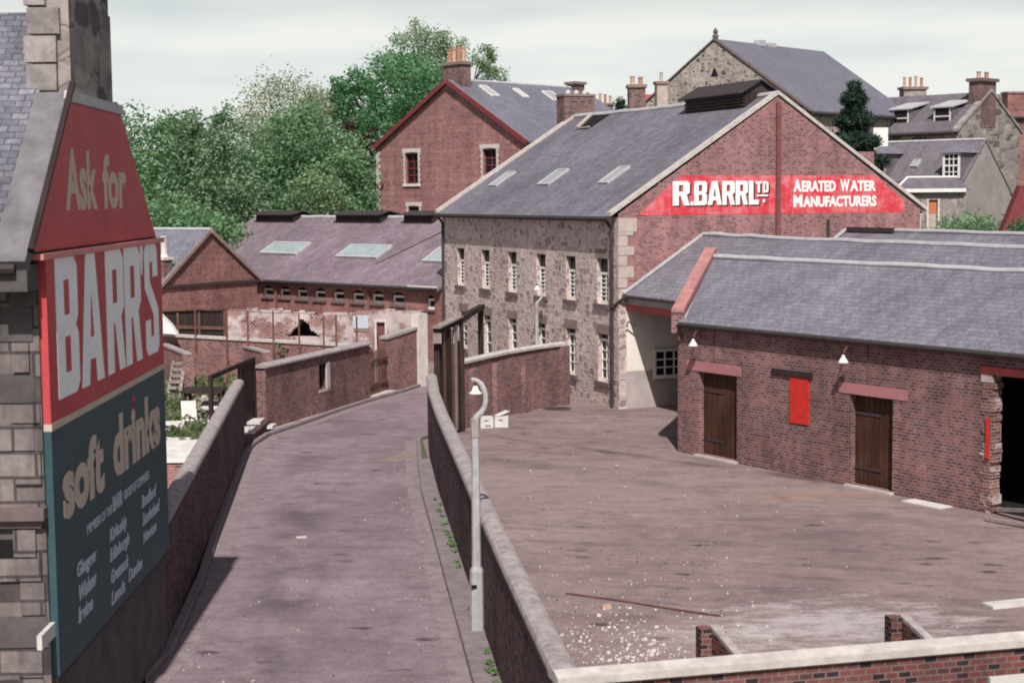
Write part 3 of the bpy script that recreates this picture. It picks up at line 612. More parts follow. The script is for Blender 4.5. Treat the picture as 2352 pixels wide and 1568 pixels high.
# end wall across the bottom of the yard
FE = F((0.93, 17.75), (5.83, 1.28)); FE.e = Vector((-FE.d.y, FE.d.x, 0))
t = thing("yard_end_wall", "brick wall with pale flat coping closing the near end of the yard", "wall", FE.p(6, 0.2))
m = MB(); m.fb(FE, 0.32, 16, 0.04, 0.34, -0.05, 1.98); m.build("wall", 'brick_near', t)
m = MB(); m.prism([FE.p(-0.02, -0.02, 1.981), FE.p(-0.02, 0.42, 1.981), FE.p(-0.02, 0.42, 2.05), FE.p(-0.02, 0.19, 2.12), FE.p(-0.02, -0.02, 2.07)], FE.d * 16); m.build("coping", 'coping_pale', t)
m = MB(); m.fb(FE, 5.4, 6.4, -0.03, 0.03, 1.42, 1.64); tag(m.build("white_board", 'paper'), "white board fixed to the face of the near brick end wall", "board")
for k, (s0, t0, lab) in enumerate(((3.52, 4.9, "small brick stub wall with sloping coping behind the end wall, nearer the lane"), (6.5, 4.7, "small brick stub wall with sloping coping behind the end wall, further from the lane"))):
    P = FE.p(s0, t0); t = thing("stub_wall", lab, "wall", P, "sloping stub walls inside the yard end wall"); Fb = F(P, (0.984, 0.18)); Fb.e = Vector((-Fb.d.y, Fb.d.x, 0))
    m = MB(); m.fb(Fb, 0, 0.17, -0.02, 0.22, -0.02, 1.08); m.build("pier", 'brick_near', t)
    m = MB(); q = [Fb.p(0.17, 0.1, 1.06), Fb.p(0.36, -1.7, 0.6), Fb.p(0.36, -1.7, -0.02), Fb.p(0.17, 0.1, -0.02)]; m.prism(q, Fb.d * 0.11); m.build("wall", 'brick_near', t)
    m = MB(); m.prism([q[0] + Vector((0, 0, 0.002)), q[1] + Vector((0, 0, 0.002)), q[1] + Vector((0, 0, 0.06)), q[0] + Vector((0, 0, 0.06))], Fb.d * 0.13); m.build("coping", 'coping', t)

# ------------------------------------------------------------------ signboard house on the left
HX = -5.15; YA, YB = 19.2, 26.4
house = thing("signboard_house", "rubble stone house with tall gable chimney carrying the red and blue signboards", "house", (HX - 3, 22.5, 0))
m = MB(); m.face([(HX, YA, -0.05), (HX, YB, -0.05), (HX, YB, 6.7), (HX, 22.2, 10.0), (HX, YA, 7.25)]); m.build("gable_wall", 'ashlar_dark', house)
FH = F((HX, YA), (-1, 0)); FH.e = Vector((0, 1, 0))
m = MB(); wall(m, FH, 0.0, 9.0, -0.05, 7.0, [(1.9, 3.0, 3.75, 5.7), (1.7, 3.0, 0.9, 3.1)], 0.3); m.face([(HX - 9, YA, 0), (HX - 9, YB, 0), (HX - 9, YB, 7), (HX - 9, YA, 7)]); m.face([(HX, YB, 0), (HX - 9, YB, 0), (HX - 9, YB, 6.8), (HX, YB, 6.8)]); m.build("front_wall", 'ashlar_course', house)
for s0, s1, z0, z1 in ((1.9, 3.0, 3.75, 5.7), (1.7, 3.0, 0.9, 3.1)): window(house, FH, s0, s1, z0, z1, 0.2, 2, 2, lintel='lintel')
m = MB(); z = 0.0; g = random.Random(3); k = 0
while z < 6.3:
    if z > 3.5 and k < 1000: k += 1000; m.build("quoins", ['ashlar_course', 'ashlar_dark'], house); m = MB(); z = 3.86
    h = g.uniform(0.22, 0.42); w = (0.62 if k % 2 else 0.34) * g.uniform(0.8, 1.15); pr = g.uniform(0.015, 0.06)
    if not (3.35 < z < 3.9): m.box((HX - w, YA - pr, z + 0.012), (w - g.uniform(0.0, 0.12), 0, 0), (0, 0.3, 0), (0, 0, h - 0.024), int(g.random() < 0.22))
    z += h; k += 1
m.build("quoins", ['ashlar_course', 'ashlar_dark'], house)
m = MB(); m.ab(HX - 9, HX + 0.02, YA - 0.16, YA + 0.1, 3.70, 3.84); m.ab(HX - 9, HX - 0.04, YA - 0.08, YA + 0.1, 3.60, 3.698); m.build("string_course", 'sill', house)
m = MB(); m.ab(HX - 9, HX - 0.22, YA - 0.03, YA + 0.1, 3.2, 3.45); m.build("shade_strip", 'black', house)  # black strip painted in as the shadow under the string course
m = MB(); ra = (18.72, 6.80); ap = (22.2, 10.02); rb = (26.45, 6.70)
for a in (ra, rb): m.prism([(HX - 0.36, a[0], a[1]), (HX - 9.2, a[0], a[1]), (HX - 9.2, ap[0], ap[1]), (HX - 0.36, ap[0], ap[1])], (0, 0, -0.1))
m.build("roof", 'slate_house', house)
m = MB()
for a in (ra, rb):
    dy, dz = ap[0] - a[0], ap[1] - a[1]; ll = math.hypot(dy, dz); nn = Vector((0, -dz / ll if dy > 0 else dz / ll, abs(dy) / ll)); q_ = 0.64 if dy > 0 else 0.66
    b_ = (a[0] + dy * q_, a[1] + dz * q_); m = MB()
    m.prism([(HX - 0.37, a[0], a[1] - 0.12), (HX + 0.03, a[0], a[1] - 0.12), (HX + 0.03, b_[0], b_[1] - 0.12), (HX - 0.37, b_[0], b_[1] - 0.12)], nn * 0.17); m.build("skew", 'skew_grey', house)
m = MB(); m.ab(HX - 0.36, HX + 0.02, 18.7, 19.19, 6.45, 6.75); m.build("skew_putt", 'ashlar_dark', house)
m = MB(); m.tube([(HX + 0.07, 18.72, 6.92), (HX + 0.07, 20.95, 8.98)], 0.045, 8); m.build("edge_batten", 'wood_dark', house)
m = MB(); m.tube([(HX - 9.0, 18.66, 6.72), (HX - 0.1, 18.66, 6.72)], 0.07, 8); m.tube([(HX - 0.5, 18.7, 6.7), (HX - 0.5, 19.12, 6.35), (HX - 0.5, 19.12, 6.0)], 0.05, 8); m.build("gutter", 'iron', house)
m = MB(); m.ab(HX - 0.46, HX + 0.015, 21.1, 23.52, 8.74, 10.1); m.ab(HX - 0.44, HX, 21.15, 23.47, 10.1, 10.75); c = m.build("chimney", 'rubble_house', house)
m = MB()
g = random.Random(5)
for k in range(5): z = 8.9 + k * 0.36; m.box((HX - 0.5 - g.uniform(0, 0.05), 21.05 - g.uniform(0, 0.05), z), (g.uniform(0.25, 0.42), 0, 0), (0, 0.3, 0), (0, 0, 0.33), k % 2)
m.build("chimney_quoins", ['ashlar', 'coping'], c)
m = MB(); m.ab(HX - 0.55, HX + 0.1, 21.0, 23.6, 10.752, 10.95); m.build("chimney_cap", 'lintel', c)

up = thing("advertising_sign", "tapered red gable sign with cream words Ask for", "sign", (HX, 22.4, 6.88))
m = MB(); m.prism([(HX + 0.004, 18.78, 6.90), (HX + 0.004, 26.2, 6.90), (HX + 0.004, 23.83, 8.72), (HX + 0.004, 20.8, 8.74)], (0.05, 0, 0)); m.build("board", 'sign_red', up)
m = MB(); m.prism([(HX + 0.004, 20.72, 8.745), (HX + 0.004, 23.9, 8.725), (HX + 0.004, 23.86, 8.86), (HX + 0.004, 20.80, 8.88)], (0.08, 0, 0)); m.build("top_flashing", 'lead', up)
m = MB(); text(m, "Ask", (HX + 0.055, 20.46, 7.36), (0, 1, 0), (0, 0, 1), 1.72, 0.79, 0.035, 0.006); m.build("lettering", 'sign_cream', up); m = MB(); text(m, "for", (HX + 0.055, 22.52, 7.36), (0, 1, 0), (0, 0, 1), 1.52, 0.77, 0.035, 0.006); m.build("lettering", 'sign_cream', up)
lo = thing("advertising_sign", "tall signboard with huge white capitals on red above soft drinks on slate blue", "sign", (HX, 22.8, 1.75))
X0 = HX + 0.004; XB = X0 + 0.09
m = MB(); m.ab(X0, XB, 19.24, 26.36, 4.83, 6.80); m.build("red_panel", 'sign_red', lo)
m = MB(); m.ab(X0, XB, 19.24, 26.36, 1.75, 4.74); m.build("blue_panel", 'sign_blue', lo)
m = MB(); m.ab(X0, XB + 0.008, 19.24, 26.36, 4.742, 4.828); m.build("cream_band", 'sign_cream', lo)
m = MB(); m.ab(X0, XB + 0.06, 18.95, 26.4, 6.802, 6.87); m.build("top_strip", 'strip_pink', lo)
m = MB(); m.ab(X0, XB - 0.02, 19.2, 26.4, 1.66, 1.748); m.build("bottom_rail", 'iron', lo)
UY, UZ = (0, 1, 0), (0, 0, 1)
m = MB()
for ch, y0, y1, z0, z1 in (('B', 19.64, 20.72, 5.07, 6.79), ('A', 20.82, 22.1, 5.07, 6.79), ('R', 22.33, 23.46, 5.07, 6.79), ('R', 23.52, 24.66, 5.07, 6.79), ("'", 24.66, 24.92, 6.35, 6.79), ('S', 24.98, 26.0, 5.07, 6.79)):
    glyph(m, ch, (XB + 0.001, y0, z0), UY, UZ, y1 - y0, z1 - z0)
m.build("lettering", 'sign_white', lo)
m = MB()
text(m, "soft", (XB + 0.001, 19.68, 3.55), UY, UZ, 2.2, 0.84, 0.045); m.build("lettering", 'sign_cream', lo); m = MB(); text(m, "drinks", (XB + 0.001, 22.46, 3.58), UY, UZ, 3.4, 0.88, 0.045); m.build("lettering", 'sign_cream', lo)
m = MB(); text(m, "*", (XB + 0.001, 23.78, 4.36), UY, UZ, 0.24, 0.26, 0.03); m.build("star_mark", 'sign_red', lo)
m = MB()
text(m, "MEMBERS OF THE", (XB + 0.001, 20.82, 3.15), UY, UZ, 1.46, 0.13, 0.02); text(m, "BARR", (XB + 0.001, 22.34, 3.15), UY, UZ, 0.62, 0.22, 0.03); text(m, "GROUP OF COMPANIES", (XB + 0.001, 23.06, 3.18), UY, UZ, 1.8, 0.14, 0.02)
for s_, y0, y1, z0, h in (("Kirkcaldy", 22.07, 23.25, 2.72, .24), ("Edinburgh", 22.05, 23.39, 2.44, .24), ("Greenock", 22.06, 23.3, 2.18, .20), ("Leeds", 22.07, 23.0, 1.88, .20), ("Dundee", 23.2, 24.22, 1.94, .19),
        ("Bradford", 24.26, 25.42, 2.82, .20), ("Sunderland", 24.28, 25.68, 2.54, .20), ("Newton", 24.3, 25.38, 2.27, .18), ("Glasgow", 20.2, 21.32, 2.66, .25), ("Wishaw", 20.24, 21.28, 2.40, .21), ("Irvine", 20.22, 21.05, 2.13, .2)):
    text(m, s_, (XB + 0.001, y0, z0), UY, UZ, (y1 - y0) * 0.92, h, 0.03, 0.005, 0, 0.25)
m.build("lettering", 'sign_grey', lo)
m = MB(); m.ab(HX + 0.0, HX + 0.06, 18.62, 19.5, 2.25, 2.42); tag(m.build("white_board", 'paper'), "white board nailed across the lower corner of the signboard house", "board")

# ------------------------------------------------------------------ stone and brick factory
FO = (5.1, 56.0); dF, eF = az(-21.5), az(68.5)
FF = F(FO, eF, dF)                     # s along the gable, t back along the stone front
FS = F(FO, dF, eF)                     # the stone front: s back along it, t inward
FG = FF
fac = thing("drinks_factory", "two storey stone factory with brick gable painted with a red lettered band", "factory", FF.p(6.3, 8))
ups = [(0.83, 1.71), (3.5, 4.34), (6.2, 7.06), (9.05, 9.91), (11.91, 12.79), (14.81, 15.65)]
lows = [(0.82, 1.67), (3.54, 4.38), (6.28, 7.05), (9.12, 9.93), (11.8, 12.6)]
holes = [(a, b, 3.62, 5.24) for a, b in ups] + [(a, b, 0.84 if i < 2 else 0.9, 2.55) for i, (a, b) in enumerate(lows[:4])] + [(11.85, 12.65, 0.35, 2.5), (14.6, 15.4, 0.9, 2.5)]
m = MB(); wall(m, FS, 0, 17.5, -0.05, 6.72, holes, 0.22); m.build("front_wall", 'rubble', fac)
lint = ['lintel', 'quoin', 'quoin', 'quoin', 'quoin', 'quoin']
for i, (a, b) in enumerate(ups): window(fac, FS, a, b, 3.62, 5.24, 0.13, 2, 6, 'white', 'sill', lint[i], 0.085, 0.04, so=0.16, drop=0.5)  # drop cuts frames short; bare dark pane above stands in for lintel shadow
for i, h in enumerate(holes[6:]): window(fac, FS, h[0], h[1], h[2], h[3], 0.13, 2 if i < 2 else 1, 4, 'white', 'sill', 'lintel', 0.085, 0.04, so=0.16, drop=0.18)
m = MB(); ZE, ZA, SA, SW = 6.85, 10.95, 6.45, 12.75
m.face([FG.p(0, 0, -0.05), FG.p(SW, 0, -0.05), FG.p(SW, 0, ZE), FG.p(SA, 0, ZA), FG.p(0, 0, ZE - 0.02)]); m.build("gable_wall", 'brick_gable', fac)
m = MB(); m.face([FF.p(SW, 0, -0.05), FF.p(SW, 17.5, -0.05), FF.p(SW, 17.5, ZE), FF.p(SW, 0, ZE)]); m.face([FF.p(0, 17.5, -0.05), FF.p(SW, 17.5, -0.05), FF.p(SW, 17.5, ZE), FF.p(SA, 17.5, ZA), FF.p(0, 17.5, ZE)]); m.build("back_wall", 'brick_gable', fac)
m = MB(); g = random.Random(11); z = 4.25; k = 0
while z < 6.6:
    h = g.uniform(0.3, 0.42); w = 0.62 if k % 2 else 0.34; m.fb(FG, -0.012, w * g.uniform(0.85, 1.1), -0.012, 0.1, z + 0.01, min(z + h, 6.7) - 0.012); z += h; k += 1
m.fb(FG, 0.0, 0.72, -0.02, 0.1, 6.2, 6.68); m.build("quoins", 'quoin', fac)
m = MB(); m.fb(FG, -0.008, 0.36, -0.008, 0.1, 0.0, 4.2); m.build("corner_stones", 'rubble', fac)
m = MB(); k = (ZA - ZE) / SA; k2 = (ZA - ZE) / (SW - SA)
slope(m, FF, -0.28, -0.28, 0, 0, 0, 0) if False else None
def froof(s0, z0, s1, z1, t0, t1, mb, th=0.1): mb.prism([FF.p(s0, t0, z0), FF.p(s0, t1, z0), FF.p(s1, t1, z1), FF.p(s1, t0, z1)], (0, 0, -th))
froof(-0.30, ZE - 0.12, SA, ZA + 0.07, 0.23, 17.2, m); froof(SW + 0.25, ZE - 0.10, SA, ZA + 0.07, 0.23, 17.2, m); m.build("roof", 'slate_fac', fac)
for t0, t1 in ((-0.05, 0.24), (17.19, 17.5)):
    m = MB(); m.prism([FF.p(-0.32, t0, ZE - 0.10), FF.p(-0.32, t1, ZE - 0.10), FF.p(SA, t1, ZA + 0.08), FF.p(SA, t0, ZA + 0.08)], (0, 0, 0.14))
    m.prism([FF.p(SW + 0.3, t0, ZE - 0.08), FF.p(SW + 0.3, t1, ZE - 0.08), FF.p(SA + 0.001, t1, ZA + 0.08), FF.p(SA + 0.001, t0, ZA + 0.08)], (0, 0, 0.14)); m.build("skew", 'coping_pale', fac)
m = MB(); m.tube(jline(FF.p(SA, 0.4, ZA + 0.1), FF.p(SA, 17.1, ZA + 0.1), 18, 0.02, 0.04), 0.12, 8); m.build("ridge", 'lead', fac)
m = MB(); m.tube([FF.p(-0.34, 0.0, ZE - 0.2), FF.p(-0.34, 17.5, ZE - 0.2)], 0.085, 8); m.build("gutter", 'iron', fac)
downpipe(fac, [FS.p(0.36, -0.3, 6.6), FS.p(0.36, -0.09, 6.3), FS.p(0.36, -0.09, 0.1)], 0.065)
downpipe(fac, [FS.p(17.2, -0.3, 6.6), FS.p(17.2, -0.09, 6.3), FS.p(17.2, -0.09, 0.1)], 0.06)
downpipe(fac, [FG.p(0.3, -0.3, 4.0), FG.p(0.1, -0.2, 3.9), FS.p(0.3, -0.12, 3.55)], 0.055)
m = MB(); m.fb(FG, SA - 0.09, SA + 0.09, -0.1, -0.002, 5.2, 10.75); m.build("soil_pipe", 'pipe_red', fac)
m = MB(); m.tube([FG.p(8.6, -0.07, 5.6), FG.p(8.6, -0.07, 6.5)], 0.06, 8); m.build("vent_pipe", 'iron', fac)
band = MB(); a0 = 0.75; fz = lambda s: ZE + k * s
poly = [FG.p(a0, -0.004, 6.76), FG.p(12.0, -0.004, 6.73), FG.p(12.02, -0.004, 7.12), FG.p(10.72, -0.004, 8.11), FG.p(2.46, -0.004, 8.15)]
n0 = -FG.e * 0.004; band.prism(poly, n0); bo = band.build("painted_band", 'band', fac)
yF = -0.0085; nF = -FG.e
sh = MB(); lt = MB()
for (dx, dz, off, mb) in ((0.07, -0.06, 0.0, sh), (0, 0, -0.006, lt)):
    O = lambda s, z: FG.p(s + dx, yF + off, z + dz)
    for ch, s0, s1, z0, z1 in (('R', 2.14, 2.82, 7.09, 7.94), ('.', 2.84, 2.98, 7.09, 7.22), ('B', 3.0, 3.52, 7.09, 7.94), ('A', 3.54, 4.12, 7.09, 7.94), ('R', 4.14, 4.66, 7.09, 7.94), ('R', 4.69, 5.2, 7.09, 7.94), ('L', 5.24, 5.66, 7.09, 7.94), ('T', 5.52, 5.78, 7.52, 7.92), ('D', 5.82, 6.06, 7.52, 7.92), ('.', 5.56, 6.04, 7.38, 7.44), ('.', 5.82, 5.92, 7.16, 7.28)):
        glyph(mb, ch, O(s0, z0), FG.d, (0, 0, 1), s1 - s0, z1 - z0, 0.004)
for s_, s0, s1, z0, z1 in (("A", 7.12, 7.45, 7.53, 7.98), ("ERATED", 7.47, 8.95, 7.53, 7.93), ("W", 9.13, 9.55, 7.53, 7.98), ("ATER", 9.57, 10.72, 7.53, 7.93), ("M", 7.12, 7.50, 6.97, 7.42), ("ANUFACTURERS", 7.53, 10.75, 6.97, 7.37)):
    text(lt, s_, FG.p(s0, yF - 0.006, z0), FG.d, (0, 0, 1), s1 - s0, z1 - z0, 0.045, 0.004)
sh.build("letter_shade", 'letter_shadow', bo); lt.build("lettering", 'letter_white', bo)
def fsl(s, t, up=0.0): return FF.p(s, t, ZE - 0.03 + (ZA + 0.07 - ZE + 0.0) / SA * s + up)
nfr = (Vector((-FF.d.x * (ZA - ZE), -FF.d.y * (ZA - ZE), SA))).normalized()
for (t0, t1) in ((14.83, 15.75), (9.3, 10.45), (3.9, 4.78)):
    rooflight(fac, [fsl(1.55, t1, 0.07), fsl(1.55, t0, 0.07), fsl(2.5, t0, 0.07), fsl(2.5, t1, 0.07)], nfr, 'skyglass_grey', 3)
m = MB(); m.prism([fsl(5.45, 13.5, 0.1), fsl(5.45, 14.6, 0.1), fsl(6.35, 15.1, 0.1), fsl(6.35, 13.4, 0.1)], (0, 0, -0.05)); ho = m.build("roof_hole", 'black', fac)  # black slab laid on the slates, painting the dark inside of the hole
m = MB(); beam(m, fsl(5.4, 14.65, 0.1), fsl(6.35, 15.2, 0.1), 0.16, 0.1); beam(m, fsl(5.4, 13.5, 0.1), fsl(5.4, 14.65, 0.1), 0.06, 0.06); m.build("broken_sarking", 'quoin', ho)
m = MB(); m.fb(FF, SA - 0.62, SA + 0.62, 1.25, 5.7, ZA - 0.35, ZA + 0.24); v = m.build("ridge_vent", 'wood_dark', fac)
m = MB()
for a in (-1, 1): m.prism([FF.p(SA + a * 0.85, 1.1, ZA + 0.17), FF.p(SA + a * 0.85, 5.85, ZA + 0.17), FF.p(SA + a * 0.001, 5.85, ZA + 0.66), FF.p(SA + a * 0.001, 1.1, ZA + 0.66)], (0, 0, 0.05))
m.prism([FF.p(SA - 0.62, 1.25, ZA + 0.24), FF.p(SA + 0.62, 1.25, ZA + 0.24), FF.p(SA, 1.25, ZA + 0.62)], FF.e * 4.45); m.build("vent_roof", 'iron', v)
m = MB()
for j in range(4): m.fb(FF, SA - 0.68, SA - 0.621, 1.25, 5.7, ZA - 0.26 + j * 0.12, ZA - 0.20 + j * 0.12)
m.build("louvres", 'iron', v)
cst = chimney(fac, FF, 5.95, 7.5, 17.25, 18.1, 8.0, 12.0, npots=0, cap=0.1, over=0.04)
for k in range(3):
    m = MB(); p = FF.p(6.3 + k * 0.42, 17.6, 12.1); m.lathe(p, [(0.1, 0), (0.12, 0.1), (0.08, 0.16), (0.0, 0.2)], 7); m.build("pot_stub", 'white_dirty', cst)

# ------------------------------------------------------------------ twin roofed range and pend against the factory gable
rng_ = thing("bottling_range", "low slate roofed range with red beam over its pend against the factory gable", "shed", FF.p(6, -8))
NZE, NZR, NS0, NS1, NS2, NLEN = 4.1, 6.02, 0.33, 3.34, 6.35, 22.0
FN = F(FF.p(0, 0), eF, (-dF[0], -dF[1]))            # t runs towards the photographer
m = MB()
m.prism([FN.p(NS0 - 0.12, 0.03, NZE - 0.08), FN.p(NS0 - 0.12, NLEN, NZE - 0.08), FN.p(NS1, NLEN, NZR), FN.p(NS1, 0.03, NZR)], (0, 0, -0.1))
m.prism([FN.p(NS2, 0.03, NZE), FN.p(NS2, NLEN, NZE), FN.p(NS1 + 0.001, NLEN, NZR), FN.p(NS1 + 0.001, 0.03, NZR)], (0, 0, -0.1))
m.prism([FN.p(NS2 + 0.002, -0.6, NZE), FN.p(NS2 + 0.002, NLEN, NZE), FN.p(9.45, NLEN, 6.1), FN.p(9.45, 0.03, 6.1)], (0, 0, -0.1))
m.prism([FN.p(12.6, 0.03, NZE), FN.p(12.6, NLEN, NZE), FN.p(9.452, NLEN, 6.1), FN.p(9.452, 0.03, 6.1)], (0, 0, -0.1)); m.build("roof", 'slate', rng_)
m = MB(); m.tube(jline(FN.p(NS1, 0.05, NZR + 0.04), FN.p(NS1, NLEN, NZR + 0.04), 20, 0.025, 0.05), 0.085, 8); m.build("ridge", 'lead', rng_); m = MB(); m.tube(jline(FN.p(9.45, 3.0, 6.14), FN.p(9.45, NLEN, 6.14), 16, 0.02, 0.02), 0.08, 8); m.build("ridge", 'lead', rng_)
m = MB(); m.fb(FN, 9.3, 9.6, 0.2, 3.0, 6.06, 6.22); m.build("ridge_cap", 'iron', rng_)
m = MB(); beam(m, FN.p(NS0 - 0.15, 0.06, NZE - 0.06), FN.p(NS1, 0.06, NZR + 0.02), 0.12, 0.07); m.build("flashing", 'lead', rng_); m = MB(); beam(m, FN.p(NS2 + 0.1, 0.06, NZE + 0.06), FN.p(9.4, 0.06, 6.12), 0.12, 0.07); m.build("flashing", 'lead', rng_)
m = MB(); m.fb(FN, NS0, NS0 + 0.3, 0.03, 9.5, 3.68, 4.02); m.build("wall_head", 'dado', rng_)
m = MB(); m.fb(FN, NS0 - 0.02, NS0 + 0.26, 0.03, 9.5, 3.45, 3.679); m.build("lintel_beam", 'red_dull', rng_)
m = MB(); m.tube([FN.p(NS0 - 0.16, 0.03, NZE - 0.14), FN.p(NS0 - 0.16, 9, NZE - 0.14)], 0.05, 8); m.build("gutter", 'iron', rng_)
m = MB(); m.fb(FN, 0.3, 3.6, 0.004, 0.03, 1.32, 3.45); m.build("limewashed_wall", 'limewash', rng_)
m = MB(); m.fb(FN, 0.3, 3.6, 0.004, 0.034, -0.02, 1.318); m.build("dado", 'dado', rng_)
m = MB(); m.fb(FN, 3.6, 3.75, 0.0, 9.5, -0.02, 4.0); m.fb(FN, NS0 + 0.04, NS0 + 0.24, 4.2, 6.0, -0.02, 3.44); m.fb(FN, 7.5, 12.5, 9.5, NLEN, -0.02, 4.0); m.fb(FN, 12.3, 12.5, 0.1, 9.5, -0.02, 4.05); m.build("wall", 'brick_shed', rng_)
w = window(rng_, F(FN.p(0, 0.045), eF, dF), 1.3, 3.3, 1.0, 2.06, -0.10, 5, 3, 'white', None, None, 0.10, 0.05, mid=False)
m = MB(); m.tube([FN.p(NS0 - 0.08, 0.14, 2.9), FN.p(NS0 - 0.12, 0.3, 3.1), FN.p(NS0 + 0.15, 0.35, 2.95)], 0.03, 6); m.build("bracket_lamp_arm", 'iron', rng_)

# ------------------------------------------------------------------ brick warehouse on the right
WO = (5.95, 46.47); dW, eW = az(148), (0.848, 0.53)
FW = F(WO, dW, eW); WZ = 3.82
wh = thing("brick_warehouse", "long low brick warehouse with slate roof and plank doors on the right", "warehouse", FW.p(7, 3))
d1, d2, op = (0.93, 2.58, 0.06, 2.44), (6.9, 8.38, 0.06, 2.38), (11.42, 15.5, -0.05, 3.26)
m = MB(); wall(m, FW, 0, 20, -0.05, WZ, [d1, d2, op], 0.32); m.build("front_wall", 'brick_yard', wh)
# skewed end gable and far walls
GE = Vector((FW.p(-2.5, 3.15) - FW.p(0, 0))); ge = GE.normalized()
m = MB(); m.face([FW.p(0, 0, -0.05), FW.p(0, 0, WZ), FW.p(-2.5, 3.15, 5.45), FW.p(-4.2, 5.3, 3.9), FW.p(-4.2, 5.3, -0.05)]); m.face([FW.p(20, 0, -0.05), FW.p(20, 6, -0.05), FW.p(20, 6, 3.8), FW.p(20, 3.1, 5.4), FW.p(20, 0, 3.8)]); m.face([FW.p(-4.2, 5.3, 0), FW.p(20, 6, 0), FW.p(20, 6, 3.8), FW.p(-4.2, 5.3, 3.8)])
m.build("end_wall", 'brick_yard', wh)
m = MB(); m.prism([FW.p(0.16, -0.16, WZ - 0.02), FW.p(20.1, -0.16, WZ - 0.02), FW.p(20.1, 3.1, 5.44), FW.p(-2.3, 3.15, 5.5)], (0, 0, -0.09)); m.prism([FW.p(-4.1, 5.35, 4.2), FW.p(20.1, 6.2, 3.8), FW.p(20.1, 3.102, 5.44), FW.p(-2.3, 3.152, 5.5)], (0, 0, -0.09)); m.build("roof", 'slate', wh)
m = MB(); m.tube(jline(FW.p(-2.3, 3.15, 5.54), FW.p(20, 3.1, 5.48), 26, 0.022, 0.02), 0.085, 8); m.build("ridge", 'lead', wh)
m = MB(); sk0, sk1 = FW.p(-0.02, -0.22, 0), FW.p(-2.55, 3.18, 0); sd = Vector((ge.y, -ge.x, 0)) * 0.36
m.prism([sk0 + Vector((0, 0, 4.02)), sk0 + sd + Vector((0, 0, 4.02)), sk1 + sd + Vector((0, 0, 5.66)), sk1 + Vector((0, 0, 5.66))], (0, 0, 0.16))
m.build("skew", 'skew_red', wh)
m = MB(); m.prism([sk0 + Vector((0, 0, 3.5)), sk0 + sd + Vector((0, 0, 3.5)), sk0 + sd + ge * 0.4 + Vector((0, 0, 3.5)), sk0 + ge * 0.4 + Vector((0, 0, 3.5))], (0, 0, 0.6)); m.prism([sk0 + sd * 0.02 + ge * 0.3 + Vector((0, 0, 3.6)), sk0 + sd * 0.98 + ge * 0.3 + Vector((0, 0, 3.6)), sk1 + sd * 0.98 + Vector((0, 0, 5.3)), sk1 + sd * 0.02 + Vector((0, 0, 5.3))], (0, 0, 0.42)); m.build("skew_putt", 'brick_yard', wh)
m = MB(); beam(m, sk0 + sd * 1.12 + ge * 0.1 + Vector((0, 0, 3.88)), sk1 + sd * 1.12 + Vector((0, 0, 5.56)), 0.09, 0.05); m.build("flashing", 'lead', wh)
m = MB(); m.tube([FW.p(0.3, -0.2, WZ - 0.06), FW.p(20, -0.2, WZ - 0.06)], 0.07, 8); m.build("gutter", 'iron', wh)
downpipe(wh, [FW.p(0.16, -0.12, 3.75), FW.p(0.16, -0.06, 3.5), FW.p(0.16, -0.06, 3.3)], 0.05, 'rust')
for a, b, z1_ in ((0.4, 2.75, 2.45), (6.53, 8.86, 2.385)): m = MB(); m.fb(FW, a, b, -0.02, 0.1, z1_, z1_ + 0.27); m.build("door_lintel", 'pink', wh)
for (a, b, z0, z1_) in (d1, d2):
    m = MB(); n_ = 9
    for i in range(n_): x0 = a + (b - a) * i / n_; m.fb(FW, x0 + 0.004, a + (b - a) * (i + 1) / n_ - 0.004, 0.2 + rnd.uniform(0, 0.012), 0.26, z0 + 0.02, z1_)
    dd_ = m.build("door", 'wood_door', wh)
    m = MB(); m.fb(FW, b - 0.28, b - 0.2, 0.17, 0.2, 1.05, 1.2); m.build("handle", 'iron', dd_)
    for zh in (0.45, 1.85): m = MB(); m.fb(FW, a + 0.02, a + 0.9, 0.185, 0.199, zh, zh + 0.07); m.build("hinge", 'iron', dd_)
    m = MB(); m.fb(FW, a - 0.06, b + 0.06, -0.14, 0.3, -0.01, 0.055); m.build("doorstep", 'coping_pale', wh)
m = MB(); g = random.Random(4)
for a0_, sgn, z1_ in ((6.9, -1, 2.3), (8.38, 1, 2.0)):
    z = 0.05; m = MB()
    while z < z1_: h = 0.075; w_ = 0.35 * g.uniform(0.5, 1); x0 = a0_ if sgn > 0 else a0_ - w_; m.fb(FW, x0, x0 + w_, -0.007, 0.05, z + 0.006, z + h - 0.004); z += 0.078 * g.choice((1, 1, 2))
    m.build("repaired_jamb", 'brick_old', wh)
m = MB(); z = 0.0; k = 0
while z < 3.1:
    w_ = g.uniform(0.02, 0.13); h = g.choice((0.075, 0.15, 0.075, 0.225)); m.fb(FW, 11.42 - g.uniform(0.1, 0.3), 11.42 + w_ - 0.02, -0.02, 0.31, z + 0.005, z + h - 0.006, g.choice((0, 1))); z += h; k += 1
m.build("broken_edge", ['brick_white', 'brick_old'], wh)
m = MB(); m.fb(FW, 11.1, 15.8, -0.03, 0.25, 3.262, 3.44); m.build("lintel_beam", 'red_dull', wh)
m = MB(); m.fb(FW, 11.32, 11.43, -0.06, -0.051, 1.3, 2.25); m.build("red_door_edge", 'red', wh)
